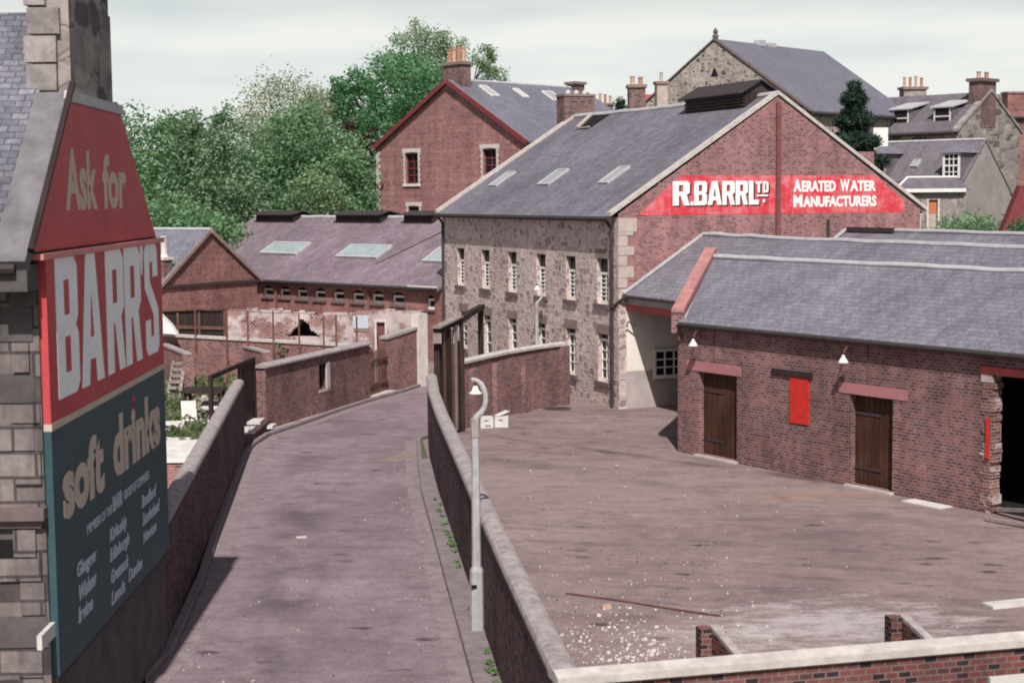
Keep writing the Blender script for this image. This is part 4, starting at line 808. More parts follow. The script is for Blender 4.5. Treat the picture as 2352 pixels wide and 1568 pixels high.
m = MB(); m.face([FW.p(8.8, 0.34, 0.006), FW.p(19.9, 0.34, 0.006), FW.p(19.9, 5.4, 0.006), FW.p(8.8, 5.4, 0.006)]); m.face([FW.p(8.8, 5.4, 0), FW.p(19.9, 5.4, 0), FW.p(19.9, 5.4, 3.6), FW.p(8.8, 5.4, 3.6)]); m.face([FW.p(8.8, 0.34, 0), FW.p(8.8, 5.9, 0), FW.p(8.8, 5.9, 3.6), FW.p(8.8, 0.34, 3.6)]); m.face([FW.p(8.8, 0.345, 0), FW.p(11.1, 0.345, 0), FW.p(11.1, 0.345, 3.6), FW.p(8.8, 0.345, 3.6)]); m.build("dark_interior", 'black', wh)  # lining painted black to hold the darkness of the unlit interior
m = MB(); m.fb(FW, 4.73, 5.43, -0.035, -0.001, 1.4, 2.62); m.build("red_hatch", 'red', wh)
m = MB(); m.fb(FW, 4.03, 5.56, -0.06, -0.001, 2.64, 2.80); m.build("hatch_beam", 'wood_dark', wh)
for s0 in (1.08, 6.98):
    b = FW.p(s0, -0.32, 3.2); t = thing("wall_lamp", "white conical lamp shade on the brick wall above the %s plank door" % ("left" if s0 < 3 else "right"), "lamp", b, "white shades on the warehouse wall")
    m = MB(); m.lathe(b, [(0.13, 0), (0.135, 0.01), (0.105, 0.06), (0.045, 0.15), (0.035, 0.19), (0.0, 0.21)], 16); m.build("shade", 'white', t)
    m = MB(); m.tube([FW.p(s0, -0.01, 3.42), FW.p(s0, -0.2, 3.6), FW.p(s0, -0.32, 3.46)], 0.02, 6); m.build("bracket", 'rust', t)
    m = MB(); m.tube([FW.p(s0 + 0.55, -0.02, 3.75), FW.p(s0 + 0.55, -0.02, 2.75)], 0.016, 5); m.build("cable", 'rust', t)
m = MB(); beam(m, FW.p(11.6, 0.1, 0.08), FW.p(14.2, -0.5, 0.5), 0.12, 0.08); tag(m.build("plank", 'wood_grey'), "pale plank propped up in the broken warehouse opening", "plank")
m = MB(); beam(m, FW.p(11.9, -0.7, 0.02), FW.p(14.6, -0.5, 0.05), 0.14, 0.07); tag(m.build("plank", 'wood_grey'), "bleached plank lying on the ground before the broken warehouse opening", "plank")
m = MB(); m.fb(FW, 9.2, 10.4, -0.55, -0.1, 0.004, 0.035); tag(m.build("white_board", 'paper'), "white board lying at the foot of the warehouse wall right of the doors", "board")

# ------------------------------------------------------------------ long workshop behind the yards
KO = (-1.74, 73.2); FK = F(KO, az(-44), None, 1.067, -0.50)
ks = thing("brick_workshop", "long red brick workshop with small arched windows and purple slate roof", "workshop", FK.p(8, 3))
sl = math.tan(R(28)); KZ, KR = 3.68, 6.50; kz = lambda e_: 3.66 + sl * e_
kw = [0.24, 2.31, 3.68, 5.02, 6.39, 7.74, 9.06, 10.38, 11.67]
kh = [(s - 0.40, s + 0.40, 2.80, 3.36) for s in kw]; kh[0] = (-0.02, 0.46, 2.68, 3.30)
m = MB(); wall(m, FK, -0.5, 19.6, -0.05, KZ, kh, 0.3)
for h in kh:                                        # segmental heads fill the top corners
    a, b, z1_ = h[0], h[1], h[3]; mid = (a + b) / 2; rr = 0.11
    for x0, x1 in ((a, mid), (b, mid)):
        P = [FK.p(x0, 0.0, z1_), FK.p(x0, 0.0, z1_ - rr)] + [FK.p(x0 + (x1 - x0) * q, 0.0, z1_ - rr * (1 - math.sin(q * math.pi / 2))) for q in (0.25, 0.5, 0.75, 1)]
        m.face(P); 
        for i in range(1, len(P) - 1): m.face([P[i], P[i + 1], P[i + 1] + FK.e * 0.28, P[i] + FK.e * 0.28])
m.face([FK.p(-0.5, 0, -0.05), FK.p(-0.5, 3, -0.05), FK.p(-0.5, 3, kz(3)), FK.p(-0.5, 0, KZ)]); m.face([FK.p(19.6, 0, -0.05), FK.p(19.6, 10.6, -0.05), FK.p(19.6, 10.6, 3.7), FK.p(19.6, 5.3, 6.4), FK.p(19.6, 0, 3.7)]); m.face([FK.p(2.8, 10.6, 0), FK.p(19.6, 10.6, 0), FK.p(19.6, 10.6, 3.7), FK.p(2.8, 10.6, 3.7)]); m.build("wall", 'brick_shed', ks)
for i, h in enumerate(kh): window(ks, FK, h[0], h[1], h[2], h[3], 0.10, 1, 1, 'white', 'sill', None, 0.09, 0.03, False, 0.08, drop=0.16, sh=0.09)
for h in kh[1:]:
    m = MB(); n_ = 7
    for i in range(n_):
        q0, q1 = i / n_, (i + 1) / n_; zz = lambda q: h[3] - 0.09 + 0.13 * math.sin(q * math.pi) * 0.9; x = lambda q: h[0] - 0.05 + (h[1] - h[0] + 0.1) * q
        m.prism([FK.p(x(q0) + 0.006, -0.012, zz(q0)), FK.p(x(q1) - 0.006, -0.012, zz(q1)), FK.p(x(q1) - 0.006, -0.012, zz(q1) + 0.15), FK.p(x(q0) + 0.006, -0.012, zz(q0) + 0.15)], FK.e * 0.05)
    m.build("window_arch", 'brick_old', ks)
m = MB(); slope(m, FK, -0.55, 19.75, -0.28, kz(-0.28) + 0.05, 5.3, 6.5, 0.1)
m.prism([FK.p(2.5, 10.9, 3.5), FK.p(19.75, 10.9, 3.5), FK.p(19.75, 5.302, 6.5), FK.p(2.0, 5.302, 6.5)], (0, 0, -0.1)); m.build("roof", 'slate_shed', ks)
m = MB(); m.tube(jline(FK.p(3.5, 5.3, 6.54), FK.p(19.7, 5.3, 6.54), 18, 0.02, 0.04), 0.09, 8); m.build("ridge", 'lead', ks)
m = MB(); m.tube([FK.p(-0.5, -0.33, KZ - 0.1), FK.p(12.7, -0.33, KZ - 0.1)], 0.075, 8); m.build("gutter", 'iron', ks)
for s in (3.0, 9.75): downpipe(ks, [FK.p(s + 1.2 if s < 4 else s + 1.2, -0.3, 3.5), FK.p(s + 1.2, -0.08, 3.3), FK.p(s + 1.2, -0.08, 0.2)], 0.055, 'pipe_red')
nk = (Vector((0, 0, 1)) * 1 - FK.e * sl).normalized()
rk = lambda s, e_: FK.p(s, e_, kz(e_) + 0.08)
for s0, s1, e0, e1 in ((11.85, 14.75, 1.85, 2.84), (5.75, 8.7, 1.75, 2.76), (1.2, 2.5, 1.6, 2.7)):
    rooflight(ks, [rk(s1, e0), rk(s0, e0), rk(s0, e1), rk(s1, e1)], nk, 'skyglass', 10, 0.1, 0.1)
for s0, s1 in ((15.7, 18.9), (8.9, 12.3), (5.2, 7.2)):
    m = MB(); m.fb(FK, s0, s1, 4.75, 5.85, 6.1, 6.62); v = m.build("ridge_vent", 'wood_dark', ks)
    m = MB()
    for a in (-1, 1): m.prism([FK.p(s0 - 0.1, 5.3 + a * 0.75, 6.6), FK.p(s1 + 0.1, 5.3 + a * 0.75, 6.6), FK.p(s1 + 0.1, 5.3 + a * 0.001, 6.78), FK.p(s0 - 0.1, 5.3 + a * 0.001, 6.78)], (0, 0, 0.05))
    m.build("vent_roof", 'iron', v)
m = MB(); m.fb(FK, -0.5, 1.3, -0.36, -0.24, KZ - 0.14, KZ + 0.02); m.build("white_fascia", 'white_dirty', ks)
m = MB(); beam(m, rk(3.3, 4.9), rk(5.4, 1.4), 0.12, 0.03); m.build("roof_seam", 'lintel', ks)

# gabled store in front of it
JL = Vector((-13.9, 72.8, 0)); FJ = F(JL, az(36)); FJ.e = Vector((*az(-54), 0))
js = thing("gabled_store", "small red brick store with dark edged gable and grey slate roof beside the long workshop", "shed", FJ.p(3, 3))
m = MB(); m.face([FJ.p(0, 0, -0.05), FJ.p(6.05, 0, -0.05), FJ.p(6.05, 0, 3.62), FJ.p(2.95, 0, 5.9), FJ.p(0, 0, 3.62)]); m.face([FJ.p(0, 0, 0), FJ.p(0, 9, 0), FJ.p(0, 9, 3.6), FJ.p(0, 0, 3.6)]); m.face([FJ.p(6.05, 0, 0), FJ.p(6.05, 9, 0), FJ.p(6.05, 9, 3.6), FJ.p(6.05, 0, 3.6)]); m.face([FJ.p(0, 9, 0), FJ.p(6.05, 9, 0), FJ.p(6.05, 9, 3.62), FJ.p(2.95, 9, 5.9), FJ.p(0, 9, 3.62)]); m.build("wall", 'brick_shed', js)
m = MB()
for a, b in ((-0.2, 2.95), (6.2, 2.951)): m.prism([FJ.p(a, -0.1, 3.55), FJ.p(a, 9.1, 3.55), FJ.p(b, 9.1, 5.95), FJ.p(b, -0.1, 5.95)], (0, 0, 0.09))
m.build("roof", 'slate_mill', js)
m = MB(); m.tube([FJ.p(2.95, -0.1, 6.08), FJ.p(2.95, 9, 6.08)], 0.08, 8); m.build("ridge", 'lead', js)
m = MB()
for a, b in ((-0.24, 2.95), (6.25, 2.95)): beam(m, FJ.p(a, -0.13, 3.5), FJ.p(b, -0.13, 5.93), 0.08, 0.15)
m.build("bargeboard", 'lintel', js)
m = MB(); m.fb(FJ, -0.15, 6.15, -0.12, -0.003, 3.5, 3.62); m.build("gutter", 'iron', js)
chimney(js, FJ, 0.2, 0.7, 0.12, 0.6, 3.2, 4.75, npots=1, poth=1.0, potm='white_dirty', capm='white_dirty', potr=0.16)

# ------------------------------------------------------------------ tall brick mill
FM = F((2.97, 88.0), az(-37), az(42)); ML, MZE, MA, MZA = 12.6, 10.42, 7.0, 14.0; MW = 14.55
ml = thing("brick_mill", "tall red brick mill with white edged windows and oxblood gable boards", "mill", FM.p(7, 6))
mh = [(10.1, 11.45, 8.25, 10.05), (2.55, 3.8, 8.28, 10.08), (10.05, 11.2, 4.9, 6.88), (2.6, 3.7, 4.9, 6.88)]
m = MB(); wall(m, FM, 0, MW, -0.05, MZE, mh, 0.3); m.face([FM.p(0, 0, MZE), FM.p(MW, 0, MZE), FM.p(MA, 0, MZA)]); m.build("gable_wall", 'brick_mill', ml)
m = MB(); m.face([FM.p(0, 0, 0), FM.p(0, ML, 0), FM.p(0, ML, MZE), FM.p(0, 0, MZE)]); m.face([FM.p(MW, 0, 0), FM.p(MW, ML, 0), FM.p(MW, ML, MZE), FM.p(MW, 0, MZE)]); m.face([FM.p(0, ML, 0), FM.p(MW, ML, 0), FM.p(MW, ML, MZE), FM.p(MA, ML, MZA), FM.p(0, ML, MZE)]); m.build("wall", 'brick_mill', ml)
for h in mh:
    w = window(ml, FM, *h, 0.2, 2, 4, 'verge_red', 'white', None, 0.07, 0.07, False, 0.2)
    m = MB(); g = random.Random(2); z = h[2]; k = 0
    while z < h[3]:
        e_ = 0.2 if k % 2 else 0.12
        m.fb(FM, h[0] - e_, h[0] - 0.002, -0.03, 0.08, z, min(z + 0.15, h[3])); m.fb(FM, h[1] + 0.002, h[1] + e_, -0.03, 0.08, z, min(z + 0.15, h[3])); z += 0.152; k += 1
    m.prism([FM.p(h[0] - 0.26, -0.035, h[3] + 0.002), FM.p((h[0] + h[1]) / 2, -0.035, h[3] + 0.08), FM.p(h[1] + 0.26, -0.035, h[3] + 0.002), FM.p(h[1] + 0.26, -0.035, h[3] + 0.28), FM.p(h[0] - 0.26, -0.035, h[3] + 0.28)], FM.e * 0.1); m.build("surround", 'white_dirty', w)
m = MB(); z = 0.0; k = 0
while z < MZE - 0.2: m.fb(FM, MW - (0.42 if k % 2 else 0.24), MW + 0.02, -0.03, 0.1, z, z + 0.2); z += 0.205; k += 1
m.build("quoins", 'white_dirty', ml)
mz = lambda s: MZE + 0.05 + (MZA - MZE) / MA * s
m = MB(); m.prism([FM.p(-0.25, -0.15, MZE - 0.08), FM.p(-0.25, ML, MZE - 0.08), FM.p(MA, ML, MZA + 0.06), FM.p(MA, -0.15, MZA + 0.06)], (0, 0, 0.1)); m.prism([FM.p(MW + 0.2, -0.15, MZE - 0.05), FM.p(MW + 0.2, ML, MZE - 0.05), FM.p(MA + 0.001, ML, MZA + 0.06), FM.p(MA + 0.001, -0.15, MZA + 0.06)], (0, 0, 0.1)); m.build("roof", 'slate_mill', ml)
m = MB(); beam(m, FM.p(-0.3, -0.2, MZE - 0.22), FM.p(MA, -0.2, MZA - 0.08), 0.1, 0.26); beam(m, FM.p(MW + 0.25, -0.2, MZE - 0.2), FM.p(MA, -0.2, MZA - 0.08), 0.1, 0.26); m.build("bargeboard", 'verge_red', ml)
m = MB(); m.tube([FM.p(MA, 1.0, MZA + 0.18), FM.p(MA, ML, MZA + 0.18)], 0.1, 8); m.build("ridge", 'lead', ml)
nm = (Vector((0, 0, MA)) - FM.d * (MZA - MZE)).normalized()
rmp = lambda s, t_: FM.p(s, t_, mz(s) + 0.1)
for s0, s1, t0, t1 in ((5.1, 6.4, 2.05, 2.75), (5.2, 6.3, 5.0, 5.5), (5.0, 6.2, 7.6, 8.6), (4.9, 6.0, 10.9, 11.6)):
    rooflight(ml, [rmp(s0, t0), rmp(s0, t1), rmp(s1, t1), rmp(s1, t0)], nm, 'skyglass_grey', 2, 0.09, 0.08, 'white')
chimney(ml, FM, 6.1, 7.9, 0.35, 1.15, 12.8, 15.0, npots=4, poth=0.95, cap=0.18, over=0.1, potr=0.14)
chimney(ml, FM, 6.6, 7.4, 11.3, 12.3, 13.0, 14.4, npots=0, cap=0.16, over=0.12)

# ------------------------------------------------------------------ church hall on the hill
ca = Vector((16.6, 110.0, 0)); FC = F(ca, az(-47), az(43)); CE, CZ, CH = 12.85, 17.75, 7.2
ch = thing("church_hall", "big rubble stone hall with steep grey slate roof rising behind the factory", "hall", FC.p(0, 7, 3))
m = MB(); m.face([FC.p(-CH, 0, 0), FC.p(CH, 0, 0), FC.p(CH, 0, CE), FC.p(0, 0, CZ), FC.p(-CH, 0, CE)]); m.face([FC.p(-CH, 0, 0), FC.p(-CH, 14, 0), FC.p(-CH, 14, CE), FC.p(-CH, 0, CE)]); m.face([FC.p(CH, 0, 0), FC.p(CH, 14, 0), FC.p(CH, 14, CE), FC.p(CH, 0, CE)]); m.face([FC.p(-CH, 14, 0), FC.p(CH, 14, 0), FC.p(CH, 14, CE), FC.p(0, 14, CZ), FC.p(-CH, 14, CE)]); m.build("wall", 'rubble_church', ch)
m = MB()
for a in (-1, 1): m.prism([FC.p(a * (CH + 0.3), 0.25, CE - 0.16), FC.p(a * (CH + 0.3), 14.2, CE - 0.16), FC.p(a * 0.001, 14.2, CZ + 0.04), FC.p(a * 0.001, 0.25, CZ + 0.04)], (0, 0, 0.12))
m.build("roof", 'slate_church', ch)
m = MB()
for a in (-1, 1): m.prism([FC.p(a * (CH + 0.3), -0.1, CE - 0.12), FC.p(a * (CH + 0.3), 0.26, CE - 0.12), FC.p(a * 0.002, 0.26, CZ + 0.08), FC.p(a * 0.002, -0.1, CZ + 0.08)], (0, 0, 0.14))
m.build("skew", 'sill', ch)
m = MB(); m.lathe(FC.p(0, 0.1, CZ + 0.2), [(0.2, 0), (0.22, 0.18), (0.12, 0.28), (0.18, 0.42), (0.1, 0.6), (0.0, 0.72)], 8); m.build("finial", 'sill', ch)
m = MB(); m.prism([FC.p(-0.3, -0.03, 15.4), FC.p(0.3, -0.03, 15.4), FC.p(0, -0.03, 16.0)], FC.e * 0.1); m.build("gable_vent", 'black', ch)
m = MB(); m.tube([FC.p(-CH - 0.36, 0.2, CE - 0.22), FC.p(-CH - 0.36, 14.2, CE - 0.22)], 0.11, 8); m.build("gutter", 'iron', ch)
m = MB(); m.fb(FC, -0.3, 0.3, 5.2, 5.9, CZ, CZ + 0.4); m.fb(FC, -0.2, 0.2, 6.6, 7.4, CZ, CZ + 0.3); m.build("ridge_vent", 'lead', ch)
FCR = F(FC.p(-CH, 0), az(43), (az(-47)))
for s_ in (3.2, 8.0): window(ch, FCR, s_, s_ + 0.8, 10.4, 12.0, -0.03, 1, 2, 'sill', None, None)

# ------------------------------------------------------------------ town houses on the right
def dormer(parent, Fr, s0, s1, t0, z0, z1, roofz, depth, fm='white', pane='pane', rm='slate_town'):
    """dormer with its own cheeks, window and little hipped roof; t is negative towards the front"""
    m = MB(); m.fb(Fr, s0, s1, t0 + 0.06, t0 + depth, z0 - 0.3, z1); d_ = m.build("dormer", rm, parent)
    Fw = F(Fr.p(0, t0 + 0.06), Fr.d, Fr.e)
    m = MB(); m.fb(Fw, s0, s0 + 0.14, -0.06, -0.002, z0, z1); m.fb(Fw, s1 - 0.14, s1, -0.06, -0.002, z0, z1); m.fb(Fw, s0 + 0.14, s1 - 0.14, -0.06, -0.002, z1 - 0.1, z1); m.fb(Fw, s0 + 0.14, s1 - 0.14, -0.06, -0.002, z0, z0 + 0.12)
    n_ = 3
    for i in range(1, n_): x = s0 + 0.14 + (s1 - s0 - 0.28) * i / n_; m.fb(Fw, x - 0.03, x + 0.03, -0.045, -0.004, z0 + 0.12, z1 - 0.1)
    for i in range(1, 4): z = z0 + (z1 - z0) * i / 4; m.fb(Fw, s0 + 0.14, s1 - 0.14, -0.04, -0.006, z - (0.05 if i == 2 else 0.025), z + (0.05 if i == 2 else 0.025))
    m.build("frame", fm, d_)
    m = MB(); m.fb(Fw, s0 + 0.1, s1 - 0.1, -0.02, -0.0015, z0 + 0.1, z1 - 0.06); m.build("pane", pane, d_)
    m = MB(); sm = (s0 + s1) / 2; A = [Fr.p(s0 - 0.18, t0 - 0.15, z1), Fr.p(s1 + 0.18, t0 - 0.15, z1), Fr.p(s1 + 0.18, t0 + depth, z1), Fr.p(s0 - 0.18, t0 + depth, z1)]; a1, a2 = Fr.p(sm, t0 + 0.6, roofz), Fr.p(sm, t0 + depth, roofz)
    for f in ([A[0], A[1], a1], [A[1], A[2], a2, a1], [A[3], A[0], a1, a2], [A[0], A[1], A[2], A[3]]): m.face(f)
    m.build("dormer_roof", 'slate_mill', d_); return d_
FT = F((30.37, 95.0), az(-45)); TR, TE = 10.43, 7.35
t2 = thing("town_house", "slate roofed house with two white sashed dormers and a bare harled gable", "house", FT.p(4, 0))
m = MB(); m.face([FT.p(0, -3.3, 0), FT.p(9.5, -3.3, 0), FT.p(9.5, -3.3, TE), FT.p(0, -3.3, TE)]); m.face([FT.p(9.5, -3.3, 0), FT.p(9.5, 3.3, 0), FT.p(9.5, 3.3, TE), FT.p(9.5, 0, TR), FT.p(9.5, -3.3, TE)]); m.face([FT.p(0, 3.3, 0), FT.p(9.5, 3.3, 0), FT.p(9.5, 3.3, TE), FT.p(0, 3.3, TE)]); m.build("wall", 'rubble_house', t2)
m = MB(); m.face([FT.p(0, -3.3, 0), FT.p(0, 3.3, 0), FT.p(0, 3.3, TE), FT.p(0, 0, TR), FT.p(0, -3.3, TE)]); m.build("gable_wall", 'harl', t2)
m = MB()
for a in (-1, 1): m.prism([FT.p(-0.05, a * 3.5, TE - 0.15), FT.p(9.6, a * 3.5, TE - 0.15), FT.p(9.6, a * 0.001, TR), FT.p(-0.05, a * 0.001, TR)], (0, 0, 0.1))
m.build("roof", 'slate_town', t2)
m = MB(); m.tube([FT.p(0, 0, TR + 0.1), FT.p(9.6, 0, TR + 0.1)], 0.1, 6); m.build("ridge", 'lead', t2)
m = MB(); m.tube([FT.p(0, -3.6, TE - 0.15), FT.p(9.5, -3.6, TE - 0.15)], 0.08, 6); m.build("gutter", 'white_dirty', t2)
dormer(t2, FT, 5.05, 6.25, -2.75, 8.35, 9.78, 10.25, 2.3); dormer(t2, FT, -0.05 + 0.2, 1.25, -2.75, 8.25, 9.72, 10.2, 2.3)
rooflight(t2, [FT.p(3.9, -1.75, 8.95), FT.p(3.45, -1.75, 8.95), FT.p(3.45, -1.3, 9.37), FT.p(3.9, -1.3, 9.37)], (-0.5, -0.5, 0.7), 'skyglass_grey', 1, 0.05, 0.1)
FT1 = F((35.85, 111.1), az(-42)); T1R, T1E = 14.28, 11.6
t1 = thing("town_house", "upper town house with broad slate roof, two pent dormers and a massive end chimney", "house", FT1.p(5, 0))
m = MB()
for f in ([(0, -4), (11, -4)], [(0, 4), (11, 4)]): m.face([FT1.p(*f[0], 0), FT1.p(*f[1], 0), FT1.p(*f[1], T1E), FT1.p(*f[0], T1E)])
for s_ in (0, 11): m.face([FT1.p(s_, -4, 0), FT1.p(s_, 4, 0), FT1.p(s_, 4, T1E), FT1.p(s_, 0, T1R), FT1.p(s_, -4, T1E)])
m.build("wall", 'rubble_house', t1)
m = MB()
for a in (-1, 1): m.prism([FT1.p(0.35, a * 4.25, T1E - 0.15), FT1.p(10.7, a * 4.25, T1E - 0.15), FT1.p(8.9 if a < 0 else 10.7, a * 0.001, T1R - 0.1), FT1.p(0.35, a * 0.001, T1R - 0.1)], (0, 0, 0.12))
m.build("roof", 'slate_town', t1)
m = MB()
for a in (-1, 1): m.prism([FT1.p(-0.1, a * 4.3, T1E - 0.12), FT1.p(0.36, a * 4.3, T1E - 0.12), FT1.p(0.36, a * 0.001, T1R), FT1.p(-0.1, a * 0.001, T1R)], (0, 0, 0.2))
m.build("skew", 'ashlar', t1)
m = MB(); m.tube([FT1.p(0.2, -4.4, T1E - 0.2), FT1.p(11, -4.4, T1E - 0.2)], 0.12, 6); m.build("gutter", 'iron', t1)
for s_ in (1.1, 4.4):
    m = MB(); m.fb(FT1, s_, s_ + 1.5, -3.1, -0.8, 11.9, 13.2); d_ = m.build("dormer", 'slate_town', t1)
    m = MB(); m.prism([FT1.p(s_ - 0.15, -3.3, 13.18), FT1.p(s_ + 1.65, -3.3, 13.18), FT1.p(s_ + 1.65, -0.5, 13.75), FT1.p(s_ - 0.15, -0.5, 13.75)], (0, 0, 0.1)); m.build("dormer_roof", 'lead', d_)
    m = MB(); m.fb(FT1, s_ + 0.2, s_ + 1.3, -3.13, -3.101, 12.1, 13.1); m.build("pane", 'pane', d_)
    m = MB(); m.fb(FT1, s_ + 0.1, s_ + 0.198, -3.16, -3.1, 12.0, 13.12); m.fb(FT1, s_ + 1.302, s_ + 1.4, -3.16, -3.1, 12.0, 13.12); m.fb(FT1, s_ + 0.2, s_ + 1.3, -3.15, -3.1, 12.55, 12.65); m.build("frame", 'white_dirty', d_)
chimney(t1, FT1, -0.02, 0.9, -1.35, 0.65, 11.8, 14.95, 'brick_stack', 0.22, 0.16, 2, 'pot', 0.55, 'sill', 't', 0.17)
fw = (1, 0.1)
FT3 = F((36.4, 117.0), fw, (-0.1, 1)); FT3.e = Vector((-0.1, 1, 0)).normalized()
t3 = thing("town_house", "tan rendered house behind the harled gable at the right edge of the view", "house", FT3.p(5, 4))
m = MB(); wall(m, FT3, 0, 10, 0, 12.75, [(3.0, 4.3, 10.6, 12.0)], 0.2); m.face([FT3.p(0, 0, 0), FT3.p(0, 8, 0), FT3.p(0, 8, 12.75), FT3.p(0, 4, 14.6), FT3.p(0, 0, 12.75)]); m.build("wall", 'harl', t3)
m = MB(); m.prism([FT3.p(-0.2, -0.4, 12.75), FT3.p(10.2, -0.4, 12.75), FT3.p(10.2, 4, 14.6), FT3.p(-0.2, 4, 14.6)], (0, 0, 0.12)); m.build("roof", 'slate_town', t3)
m = MB(); m.tube([FT3.p(0, -0.46, 12.75), FT3.p(10, -0.46, 12.75)], 0.12, 6); m.build("gutter", 'iron', t3)
window(t3, FT3, 3.0, 4.3, 10.6, 12.0, 0.12, 2, 2, 'white', 'sill', None)
FP = F((22.9, 84.0), (1, 0.02)); FP.e = Vector((-0.02, 1, 0)).normalized()
pe = thing("back_extension", "low white trimmed house extension with hipped slate roof and orange door beyond the factory gable", "house", FP.p(1.5, 2))
m = MB(); wall(m, FP, -0.5, 3.0, 0, 7.44, [(0.1, 0.62, 6.36, 7.06), (1.02, 1.5, 5.0, 7.06)], 0.2); m.face([FP.p(3.0, 0, 0), FP.p(3.0, 5, 0), FP.p(3.0, 5, 7.44), FP.p(3.0, 0, 7.44)]); m.build("wall", 'rubble_house', pe)
m = MB(); m.fb(FP, 0.11, 0.61, 0.12, 0.15, 6.36, 7.06); w = m.build("window", 'pane', pe); m = MB(); m.fb(FP, 0.04, 0.68, -0.06, 0.1, 6.28, 6.355); m.build("sill", 'white', w)
m = MB(); m.fb(FP, 1.03, 1.49, 0.12, 0.16, 6.33, 7.05); m.fb(FP, 1.03, 1.49, 0.12, 0.16, 5.0, 6.32, 1); m.build("door", ['door_orange', 'quoin'], pe); m = MB(); m.fb(FP, 0.1, 0.62, -0.02, -0.001, 5.0, 6.275); m.build("white_panel", 'white_dirty', pe)
m = MB(); m.fb(FP, 0.93, 1.015, -0.05, 0.08, 4.6, 7.1); m.fb(FP, 1.505, 1.6, -0.05, 0.08, 4.6, 7.1); m.build("door_frame", 'white_dirty', pe)
m = MB(); A = [FP.p(-0.9, -0.25, 7.52), FP.p(3.2, -0.25, 7.52), FP.p(3.2, 4.5, 7.52), FP.p(-0.9, 4.5, 7.52)]; a1, a2 = FP.p(0.35, 1.6, 8.25), FP.p(3.0, 1.6, 8.25)
for f in ([A[0], A[1], a2, a1], [A[3], A[0], a1], [A[2], A[3], a1, a2], [A[1], A[2], a2], list(reversed(A))): m.face(f)
m.build("roof", 'slate_town', pe)
m = MB(); m.tube([a1, a2], 0.07, 6); m.tube([A[0], a1], 0.06, 6); m.fb(FP, -0.9, 2.9, -0.32, -0.26, 7.46, 7.64); m.build("white_trim", 'white', pe)
m = MB(); m.prism([(25.75, 78, 5.3), (28.6, 78, 5.3), (28.6, 78, 7.7), (26.7, 78, 7.7)], (0, 0.6, 0.05)); m.ab(25.8, 28.6, 78.1, 78.5, 0, 5.3); tag(m.build("red_roofed_shed", 'verge_red'), "bright red roof of a lean-to at the right edge below the harled gable", "shed")
chimney_thing("chimney_stack", "tall narrow brick chimney stack standing just left of the hall gable", F((8.25, 85), (1, 0.0)), 0, 0.85, 0, 0.9, 0.0, 13.0, 'brick_stack', cap=0.16, over=0.08, npots=2, poth=0.5)
chimney_thing("chimney_stack", "cream rendered chimney with one tall pot at the left corner of the hall", F((12.75, 112), (1, 0.1)), 0, 0.75, 0, 0.8, 0.0, 15.0, 'quoin', cap=0.18, over=0.1, npots=1, poth=0.8, potm='quoin')
chimney_thing("chimney_stack", "wide pale chimney crowned with red and buff pots beyond the upper town house", F((33.2, 125), (1, 0.1)), 0, 1.8, 0, 1.0, 0.0, 15.3, 'rubble_house', cap=0.2, over=0.12, npots=4, poth=0.9)
chimney_thing("chimney_stack", "low far chimney with three buff pots between the mill and factory roofs", F((10.2, 130), (1, 0.0)), 0, 1.2, 0, 0.8, 0.0, 14.6, 'rubble_house', cap=0.15, over=0.1, npots=3, poth=0.7)
chimney_thing("chimney_stack", "dark brown chimney block seen over the hall eaves beside the conifer", F((31.2, 130), (1, 0.0)), 0, 1.6, 0, 1.0, 0.0, 14.3, 'brick_stack', cap=0.25, over=0.15, npots=0)
chimney_thing("chimney_stack", "dull red chimney block at the extreme right edge above the tan house", F((38.9, 118), (1, 0.1)), 0, 1.5, 0, 1.0, 0.0, 14.5, 'brick_shed', cap=0.15, over=0.08, npots=0)
m = MB(); m.ab(20.2, 22.15, 88.5, 91.5, 0, 9.7); tag(m.build("brick_outbuilding", 'brick_gable'), "plain brick outbuilding wall just below the dark conifer", "building")
Fq = F((12.0, 121), (1, 0.1)); Fq.e = Vector((-0.1, 1, 0)).normalized()
t = thing("cottage", "white cottage with orange tiled roof glimpsed left of the hall", "house", Fq.p(1, 1))
m = MB(); m.fb(Fq, 0.2, 3.4, 0, 3, 0, 14.2); m.build("wall", 'white_dirty', t); m = MB(); m.prism([Fq.p(0, -0.2, 14.2), Fq.p(3.6, -0.2, 14.2), Fq.p(3.6, 1.5, 14.9), Fq.p(0, 1.5, 14.9)], (0, 0, 0.1)); m.build("roof", 'red_dull', t)
m = MB(); m.ab(24.6, 25.5, 98.5, 100.5, 0, 11.4); tag(m.build("white_outbuilding", 'white'), "small white outbuilding beside the dark conifer", "shed")

# ------------------------------------------------------------------ walls and yards left of the lane
FEo = F((-6.76, 52.24), (0.342, 0.94)); FEo.e = Vector((-0.94, 0.342, 0))
t = thing("outhouse_wall", "red brick lane wall with small square opening and sloping concrete coping", "wall", FEo.p(4, 0.2))
m = MB(); wall(m, FEo, 0, 8.45, -0.05, 2.0, [(4.05, 4.83, 0.8, 1.68)], 0.34); m.face([FEo.p(0, 0, -.05), FEo.p(0, 0.34, -.05), FEo.p(0, 0.34, 2.0), FEo.p(0, 0, 2.0)]); m.face([FEo.p(8.45, 0, -.05), FEo.p(8.45, 0.34, -.05), FEo.p(8.45, 0.34, 2.0), FEo.p(8.45, 0, 2.0)])
wall(m, FEo, 0, 8.45, -0.05, 2.0, [(4.05, 4.83, 0.8, 1.68)], 0.0, 0.34); m.build("wall", 'brick_out', t)
m = MB(); m.sweep([(-0.42, 2.001), (-0.42, 2.06), (-0.16, 2.15), (0.1, 2.06), (0.1, 2.001)], [tuple(FEo.p(-0.08, 0)), tuple(FEo.p(8.5, 0))]); m.build("coping", 'coping', t)
